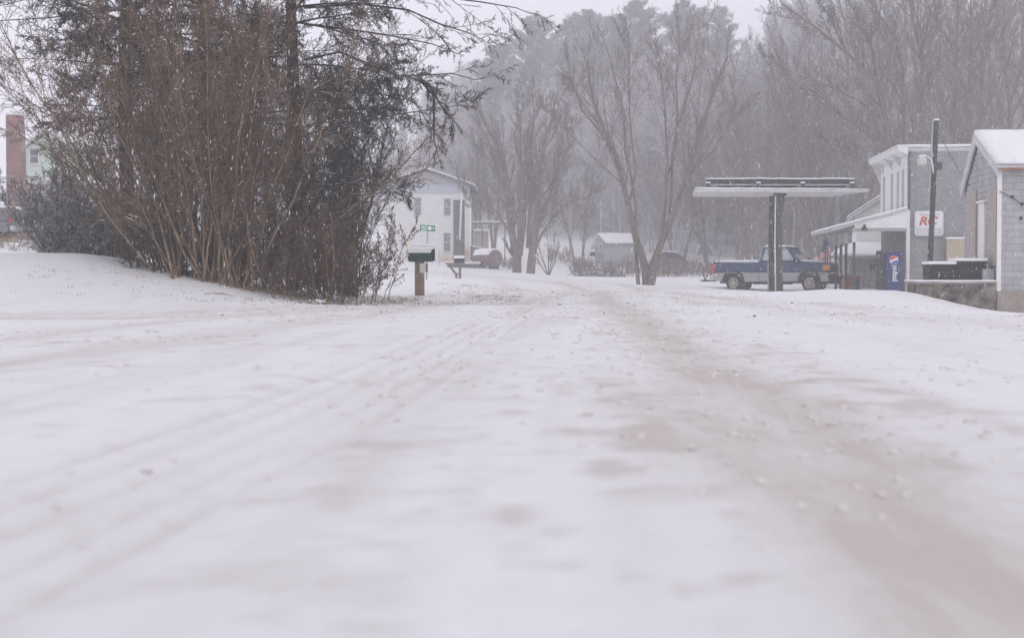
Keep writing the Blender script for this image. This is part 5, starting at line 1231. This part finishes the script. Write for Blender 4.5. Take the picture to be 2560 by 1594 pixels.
for pxa, pxb, pya, pyb in ((1035, 1051, 495, 537), (1110, 1125, 497, 538), (1109, 1125, 583, 628), (972, 986, 583, 612)):
    window(wh, 'window', q(pxa, 0).x, q(pxb, 0).x, 0, q(0, pyb).z, q(0, pya).z, M['whited'], M['winglass'], fw=.07)
MB().box(q(1133, 0).x, q(1161, 0).x, -.06, -.003, q(0, 652).z, q(0, 500).z).build('dark_panel', M['dgreen'], wh)
MB().box(q(1096, 0).x, q(1132.5, 0).x, -.03, -.003, q(0, 652).z, q(0, 632).z).build('stained_siding', M['ruststain'], wh)
MB().box(q(1161.5, 0).x, xr - .05, -.03, -.003, q(0, 652).z, q(0, 620).z).build('stained_siding', M['ruststain'], wh)
MB().tube([q(1150, 600) + V((0, -.3, 0)), q(1153, 520) + V((0, -.3, 0)), q(1156, 450) + V((0, -.3, 0))], .08, 10).build('vent_pipe', M['white'], wh)
MB().box(xr, xr + .12, -.06, .1, -.5, zw).build('corner_board', M['white'], wh)
MB().box(xl, q(1130, 0).x, -.1, -.02, -.6, .08).build('foundation', M['midgrey'], wh)
# lean-to at its right
q5 = P(1176, 650, 108)
lt = empty('lean_to', q5, 'dark slanted lean-to against the right wall of the white house', 'lean-to')
MB().prism([(0, 0), (0, P(0, 614, 108).z - q5.z), (P(1205, 0, 108).x - q5.x, P(0, 622, 108).z - q5.z), (P(1205, 0, 108).x - q5.x, 0)], 0, 1.5).build('wall', M['dgreen'], lt)
MB().prism([(-.02, P(0, 614, 108).z - q5.z + .003), (P(1207, 0, 108).x - q5.x, P(0, 622, 108).z - q5.z + .003), (P(1207, 0, 108).x - q5.x, P(0, 622, 108).z - q5.z + .07), (-.02, P(0, 614, 108).z - q5.z + .07)], -.05, 1.6).build('roof', M['snow'], lt)
# grey shed and pergola right of it
def shed(name, px0, px1, pyb, pye, pyr, Yq, label, wm, roofm='roofdark', dep=3.0, gable_left=True):
    o_ = P(px0, pyb, Yq); e = empty(name, o_, label, 'shed')
    def q(px, py): return P(px, py, Yq) - o_
    return e, q
e, q = shed('grey_shed', 1187, 1222, 655, 580, 570, 116, 'plain grey shed behind thin bare stems right of the white house', None)
MB().box(0, q(1221, 0).x, 0, 2.5, -.4, q(0, 578).z).build('wall', M['midgrey'], e)
MB().prism([(-.1, q(0, 578).z), (q(1223, 0).x, q(0, 578).z), (q(1223, 0).x, q(0, 572).z), (-.1, q(0, 572).z)], -.2, 2.7).build('roof', M['snow'], e)
MB().box(q(1219.5, 0).x, q(1222, 0).x, -.12, -.003, -.3, q(0, 579).z).build('corner_board', M['white'], e)
pg = empty('pergola', P(1230, 655, 112), 'thin dark post frame with a snowy top rail behind the rusty tank', 'frame')
def q(px, py, Y=112): return P(px, py, Y) - P(1230, 655, 112)
for px in (1182, 1206, 1236, 1262, 1285): MB().box(q(px, 0).x - .05, q(px, 0).x + .05, 0, .1, -.5, q(0, 560).z).build('post', M['greywood'], pg)
MB().box(q(1180, 0).x, q(1290, 0).x, 0, .12, q(0, 560).z + .003, q(0, 556).z).build('top_rail', M['greywood'], pg)
snowcap(MB(), q(1180, 0).x, q(1290, 0).x, -.02, .14, q(0, 556).z + .003, .1, .04).build('snow_cover', M['snow'], pg)
# tank on a low platform
t0 = P(1220, 668, 104); tk = empty('oil_tank', t0, 'rusty round tank lying on its side with snow on top beside the white house', 'tank', math.radians(-58))
Rt = .58
MB().lathe([(Rt * .97, -1.3), (Rt, -1.25), (Rt, 1.05), (Rt * .97, 1.1), (Rt * .9, 1.12)], (0, 0, Rt + .1), 'x', 28).build('shell', M['rust'], tk)
MB().prism([(Rt * 1.01 * math.cos(math.radians(a)), Rt + .1 + Rt * 1.01 * math.sin(math.radians(a))) for a in range(20, 161, 10)] + [(-.35, Rt * 2 + .13), (0, Rt * 2 + .2), (.35, Rt * 2 + .13)], -1.3, 1.0, 'x').build('snow_cover', M['snow'], tk)
for x in (-.9, .8): MB().box(x - .08, x + .08, -.4, .4, -.3, .35).build('cradle', M['darkgrey'], tk)
d0 = P(1118, 672, 103); dp = empty('platform', d0, 'low dark platform under snow between the white house and the rusty tank', 'platform')
MB().box(0, P(1200, 0, 103).x - d0.x, 0, 1.6, -.3, P(0, 660, 103).z - d0.z).build('deck', M['dgreen'], dp)
snowcap(MB(), -.03, P(1201, 0, 103).x - d0.x, -.03, 1.65, P(0, 660, 103).z - d0.z + .003, .14, .06).build('snow_cover', M['snow'], dp)
tag(MB().box(-.05, .05, -.05, .05, -.3, .9).build('marker_post', M['palesign'], None, P(1098, 655, 106)), 'short pale blue post in front of the white house wall', 'post')
# centre shed
s5 = P(1500, 662, 120); sh = empty('garden_shed', s5, 'blue-grey garden shed with a snowy gable roof beyond the weeds', 'shed')
def q(px, py, Y=120): return P(px, py, Y) - s5
g1 = q(1492, 0).x; g2_ = q(1513, 0).x; rx = q(1588, 0).x; zE = q(0, 607).z; zR = q(0, 585).z
MB().hexa([(g1, 2.2, -.6), (g2_, 0, -.6), (rx, 0, -.6), (rx, 3.2, -.6), (g1, 2.2, zE), (g2_, 0, zE), (rx, 0, zE), (rx, 3.2, zE)]).build('wall', M['shedblue'], sh)
MB().prism([(q(1483, 0).x, zE - .35), (g2_ + .12, zE - .05), (q(1497, 0).x, zR)], .05, .2).build('gable', M['shedblue'], sh)
rf = MB().hexa([(g2_ + .05, -.35, zE - .04), (rx + .2, -.35, zE - .04), (rx + .2, 1.6, zR), (q(1497, 0).x, 1.2, zR), (g2_ + .05, -.35, zE + .1), (rx + .2, -.35, zE + .1), (rx + .2, 1.6, zR + .14), (q(1497, 0).x, 1.2, zR + .14)]).hexa(
    [(q(1480, 0).x, 2.6, zE - .5), (q(1497, 0).x, 1.203, zR), (rx + .2, 1.603, zR), (rx + .2, 3.4, zE - .3), (q(1480, 0).x, 2.6, zE - .4), (q(1497, 0).x, 1.203, zR + .12), (rx + .2, 1.603, zR + .12), (rx + .2, 3.4, zE - .2)]).build('roof', M['snow'], sh)
window(sh, 'window', g2_ - .45, g2_ - .22, .02, q(0, 628).z, q(0, 612).z, M['whited'], M['winglass'], fw=.05)
MB().box(q(1478, 0).x, q(1491, 0).x, .6, 1.6, q(0, 640).z, q(0, 629).z).build('side_box', M['darkgrey'], sh)
# covered trailer, hoop frame
s6 = P(1650, 690, 108); tr = empty('covered_trailer', s6, 'dark blue tarp-covered trailer among the weeds right of the forked tree', 'trailer')
def q(px, py, Y=108): return P(px, py, Y) - s6
MB().prism([(0, .2), (q(1722, 0).x, .2), (q(1720, 0).x, q(0, 650).z), (q(1700, 0).x, q(0, 634).z), (q(1665, 0).x, q(0, 629).z), (0.1, q(0, 636).z)], 0, 2.0, bev=.08).build('cover', M['tarp'], tr)
snowcap(MB(), q(1663, 0).x, q(1698, 0).x, .2, 1.9, q(0, 631).z, .1, .04).build('snow_cover', M['snow'], tr)
for x in (.6, 1.7): MB().lathe([(.3, -.08), (.3, .08)], (x, -.02, .25), 'y', 16).build('wheel', M['tyre'], tr)
s7 = P(1740, 645, 128); hp = empty('hoop_shelter', s7, 'low arched hoop shelter with snow over its curved frame behind the trailer', 'shelter')
def q(px, py, Y=128): return P(px, py, Y) - s7
wq = q(1786, 0).x; arcp = [(wq / 2 + wq / 2 * math.cos(math.pi * k / 14), 1.4 * math.sin(math.pi * k / 14)) for k in range(15)]
MB().prism([(x, z) for x, z in arcp], .3, 4, 'y').build('cover', M['midgrey'], hp)
inn = [(wq / 2 + (x - wq / 2) * .93, z * .93) for x, z in arcp]
MB().prism([(wq / 2 + (x - wq / 2) * 1.04, z * 1.06) for x, z in arcp] + inn[::-1], 0, .29, 'y').build('hoop', M['snow'], hp)
tag(MB().tube([(0, 0, -.3), (.02, 0, 1.1)], .05, 8).build('marker_post', M['greywood'], None, P(1555, 698, 92)), 'short dark stake in the snow in front of the weeds', 'post')
# weed clumps
wcfg = Cfg(n=[5, 3, 2, 2], ch=[7, 5, 0], ratio=[.4, .45], ang=[32, 40], up=[.02, .03, 0, 0], start=[.2, .1], rmin=.008, maxl=2, rr=[.6, .7], tip=.4)
def weeds(px0, px1, Y0, Y1, n, l, label, seed, tm='twig'):
    def f(r):
        for _ in range(n): yield G(r.uniform(px0, px1), r.uniform(Y0, Y1), -.05)
    shrub('weed_clump', f, label, wcfg, seed, lambda r, p: V((r.gauss(0, .35), r.gauss(0, .3), 1)), lambda r, p: r.uniform(.4, 1) * l * .8, .012, 'weed', 'weed', cat='weeds')
weeds(1435, 1480, 97, 108, 90, 1.8, 'tangle of weeds left of the short stake', 201)
weeds(1482, 1545, 100, 108, 70, 1.5, 'tall weeds in front of the grey shed wall', 202, 'twig_red')
weeds(1550, 1605, 98, 108, 70, 1.8, 'reddish weeds between the stake and the forked tree', 203, 'twig_red')
weeds(1640, 1725, 88, 104, 160, 1.7, 'low weeds in front of the covered trailer', 204, 'twig')
weeds(1726, 1790, 88, 104, 110, 1.5, 'sparse weeds behind the tail of the blue pickup', 205, 'twig')
weeds(1250, 1290, 103, 110, 40, 1.1, 'small weeds beside the rusty tank', 206)
weeds(1990, 2030, 84, 96, 90, 2.0, 'brushy weeds behind the hood of the blue pickup', 207)
weeds(1370, 1430, 118, 128, 70, 1.4, 'faint weeds on the rise beyond the sapling', 208)
weeds(1600, 1640, 70, 72, 14, 1.6, 'thin suckers at the foot of the forked tree', 209)
for i, (px, Yq, r) in enumerate(((1462, 96, .42), (1500, 97, .5), (1535, 96, .38))):
    b = G(px, Yq); e = empty('brush_heap', b, ('dark mound of brush left of the stake', 'middle mound of dark brush with snow on top', 'dark mound of brush right beside the stake')[i], 'brush heap', group='mounds of dark brush')
    rr = random.Random(i); pl_ = []
    for _ in range(260):
        c_ = V((rr.gauss(0, r * .8), rr.gauss(0, r * .5), abs(rr.gauss(0, r * .45)))); d = V((rr.gauss(0, 1), rr.gauss(0, 1), rr.gauss(0, .8))).normalized() * rr.uniform(.15, .4); pl_.append(([c_ - d, c_ + d], [.022, .012]))
    v, f = tubes(pl_, 3); link(bpy.data.objects.new('branches', mesh_np('branches', v, f, M['bark'])), e)
    MB().ball((0, 0, r * .75), r * .35, sc=(1.3, 1, .35), seg=10).build('snow_cap', M['snow'], e)
MB_ = MB()
for px in (1710, 1722): c_ = G(px, 68, .04); MB_.ball(c_, .06, seg=8)

# ------------------------------------------------------------------ buildings at the far left
s8 = P(40, 600, 62); h2 = empty('grey_house', s8, 'low grey-white gabled house with a red brick chimney behind the left bush', 'house')
def q(px, py, Y=62): return P(px, py, Y) - s8
xm = q(165, 0).x; zr_ = q(0, 440).z; zl = q(0, 497).z; xl = q(-5, 0).x; xr = 2 * xm - xl
MB().prism([(xl + .35, -.8), (xl + .35, zl), (xm, zr_ - .15), (xr - .35, zl), (xr - .35, -.8)], 0, 8, 'y').build('wall', M['clap_far'], h2)
rf = MB().prism([(xl, zl - .1), (xm, zr_ - .1), (xr, zl - .1), (xr, zl), (xm, zr_), (xl, zl)], -.5, 8.3, 'y').build('roof', M['whited'], h2)
MB().prism([(xl - .03, zl + .003), (xm, zr_ + .003), (xr + .03, zl + .003), (xr, zl + .16), (xm, zr_ + .16), (xl, zl + .16)], -.55, 8.35, 'y').build('snow_cover', M['snow'], rf)
MB().box(-8, q(38, 0).x, -2.0, -.1, q(0, 537).z, q(0, 531).z + .02).build('porch_roof', M['snow'], h2)
MB().box(-8, q(28, 0).x, -.3, -.02, -.8, q(0, 538).z).build('porch_wall', M['midgrey'], h2)
MB().tube([q(6, 505) + V((0, -.5, 0)), q(14, 520) + V((0, -.4, 0)), q(30, 532) + V((0, -.3, 0)), q(42, 545) + V((0, -.1, 0))], .04, 8).build('downpipe', M['white'], h2)
def qq(px, py): return q(px, py, 60)
MB().prism([(qq(3, 0).x, -.5), (qq(56, 0).x, -.5), (qq(48, 0).x, qq(0, 468).z), (qq(40, 0).x, qq(0, 440).z), (qq(36, 0).x, qq(0, 285).z), (qq(3, 0).x, qq(0, 285).z)], -1.6, -.9, 'y').build('chimney', M['brickred'], h2)
ch = h2.children[-1]
snowcap(MB(), qq(2, 0).x, qq(37, 0).x, -1.65, -.85, qq(0, 285).z + .003, .12, .05).build('snow_cap', M['snow'], ch)
s9 = P(120, 560, 95); h3 = empty('green_house', s9, 'tall pale green house half hidden behind the shrub branches', 'house')
def q(px, py, Y=95): return P(px, py, Y) - s9
xl, xr, zE, zR = q(40, 0).x, q(195, 0).x, q(0, 385).z, q(0, 325).z
MB().prism([(xl, -1), (xl, zE), ((xl + xr) / 2, zR - .2), (xr, zE), (xr, -1)], 0, 8).build('wall', M['palegreen'], h3)
MB().prism([(xl - .5, zE - .25), ((xl + xr) / 2, zR), (xr + .5, zE - .25), (xr + .5, zE), ((xl + xr) / 2, zR + .25), (xl - .5, zE)], -.5, 8.4).build('roof', M['snow'], h3)
for pxa, pxb, pya, pyb in ((72, 92, 372, 408), (135, 155, 380, 415), (72, 92, 440, 475)): window(h3, 'window', q(pxa, 0).x, q(pxb, 0).x, 0, q(0, pyb).z, q(0, pya).z, M['whited'], M['glass'], fw=.1)
# lime sign
s10 = G(217, 70); ls = empty('warning_sign', s10, 'small fluorescent lime sign glimpsed through the shrub stems', 'sign')
zc = P(217, 440, 70).z - s10.z
MB().tube([(0, 0, -.3), (0, 0, zc + .1)], .04, 8).build('post', M['galv'], ls)
MB().prism([(-.17, zc), (-.1, zc + .13), (.1, zc + .13), (.17, zc), (.1, zc - .13), (-.1, zc - .13)], -.08, -.045).build('sign_plate', M['lime'], ls)
# utility pole in front of the wood
up2 = G(1298, 101); e = empty('utility_pole', up2, 'weathered wooden pole top rising beside the bushy two-trunked tree', 'pole')
MB().tube([(0, 0, -.5), (0, 0, P(0, 342, 101).z - up2.z)], [.16, .13], 12).build('pole', M['greywood'], e)
snowcap(MB(), -.12, .12, -.12, .12, P(0, 342, 101).z - up2.z + .002, .08, .03).build('snow_cap', M['snow'], e)
# snow pile in lot + lump by the bank
for (px, py, Yq, sx_, lb) in ((1858, 735, 52, .5, 'small snow-dusted heap of dirt in front of the pickup'), (797, 765, 24.8, .22, 'clump of dead leaves and snow at the foot of the bank')):
    p = G(px, Yq, .0); e = empty('dirt_clump', p, lb, 'clump'); rr = random.Random(px); m = MB(); s2 = MB()
    for _ in range(26):
        c_ = (rr.gauss(0, sx_ * .5), rr.gauss(0, sx_ * .3), abs(rr.gauss(0, sx_ * .10))); m.ball(c_, rr.uniform(.1, .2) * sx_, sc=(1, 1, .6), seg=6)
    for _ in range(14):
        c_ = (rr.gauss(0, sx_ * .5), rr.gauss(0, sx_ * .3), abs(rr.gauss(0, sx_ * .10)) + sx_ * .07); s2.ball(c_, rr.uniform(.1, .2) * sx_, sc=(1, 1, .4), seg=6)
    m.build('soil', M['soil'], e); s2.build('snow_cover', M['snow'], e)

# uneven, lumpy surfaces on the larger snow covers
from mathutils import noise as mno
for o in list(S.objects):
    if o.type == 'MESH' and o.name.startswith('snow_cover') and max(o.dimensions) > 1.2:
        bm = bmesh.new(); bm.from_mesh(o.data); bmesh.ops.triangulate(bm, faces=bm.faces)
        for _ in range(6):
            es = [e for e in bm.edges if e.calc_length() > .45]
            if not es: break
            bmesh.ops.subdivide_edges(bm, edges=es, cuts=1); bmesh.ops.triangulate(bm, faces=bm.faces)
        for v in bm.verts:
            n3 = mno.noise_vector(v.co * 1.7) + mno.noise_vector(v.co * 5) * .4
            v.co += V((n3.x * .02, n3.y * .02, abs(n3.z) * .035))
        for f in bm.faces: f.smooth = True
        bm.to_mesh(o.data); bm.free()

# ------------------------------------------------------------------ falling snow and the air
rng = np.random.default_rng(9); NF = 140000
fx = rng.uniform(-26, 30, NF); fy = rng.uniform(11, 72, NF); fz = rng.uniform(.0, 15, NF) + base_h(fx, fy) + .05
r = rng.uniform(.0018, .0038, NF) * rng.choice([1, 1, 1, 1.4], NF); hl = r * rng.uniform(3, 9, NF)
tilt = rng.normal(.06, .08, NF)
oc = np.array([(1, 0, 0), (0, 1, 0), (-1, 0, 0), (0, -1, 0), (0, 0, 1), (0, 0, -1)], float)
Pv = oc[None] * np.stack([r, r, hl], 1)[:, None, :]; Pv[:, :, 0] += Pv[:, :, 2] * tilt[:, None]
Pv += np.stack([fx, fy, fz], 1)[:, None, :]
of = np.array([(0, 1, 4), (1, 2, 4), (2, 3, 4), (3, 0, 4), (1, 0, 5), (2, 1, 5), (3, 2, 5), (0, 3, 5)])
me = mesh_np('falling_snow', Pv.reshape(-1, 3), (of[None] + (np.arange(NF) * 6)[:, None, None]).reshape(-1, 3), M['snow'], smooth=True)
tag(link(bpy.data.objects.new('falling_snow', me)), 'wet snowflakes falling through the air', 'snowflakes', kind='stuff')

hz_ = MB().box(-620, 620, -110, 640, float(Z.min()) - 1.2, float(Z.max()) + 30).build('haze', [])
hm = bpy.data.materials.new('haze_air'); hm.use_nodes = True; hn = hm.node_tree; hn.nodes.clear()
ho = hn.nodes.new('ShaderNodeOutputMaterial'); pv = hn.nodes.new('ShaderNodeVolumePrincipled'); pv.inputs['Color'].default_value = (1, .995, 1, 1); pv.inputs['Density'].default_value = .0031
pv.inputs['Anisotropy'].default_value = .35
hn.links.new(pv.outputs[0], ho.inputs['Volume']); hz_.data.materials.append(hm); tag(hz_, 'pale snowy haze filling the valley', 'haze', kind='stuff')
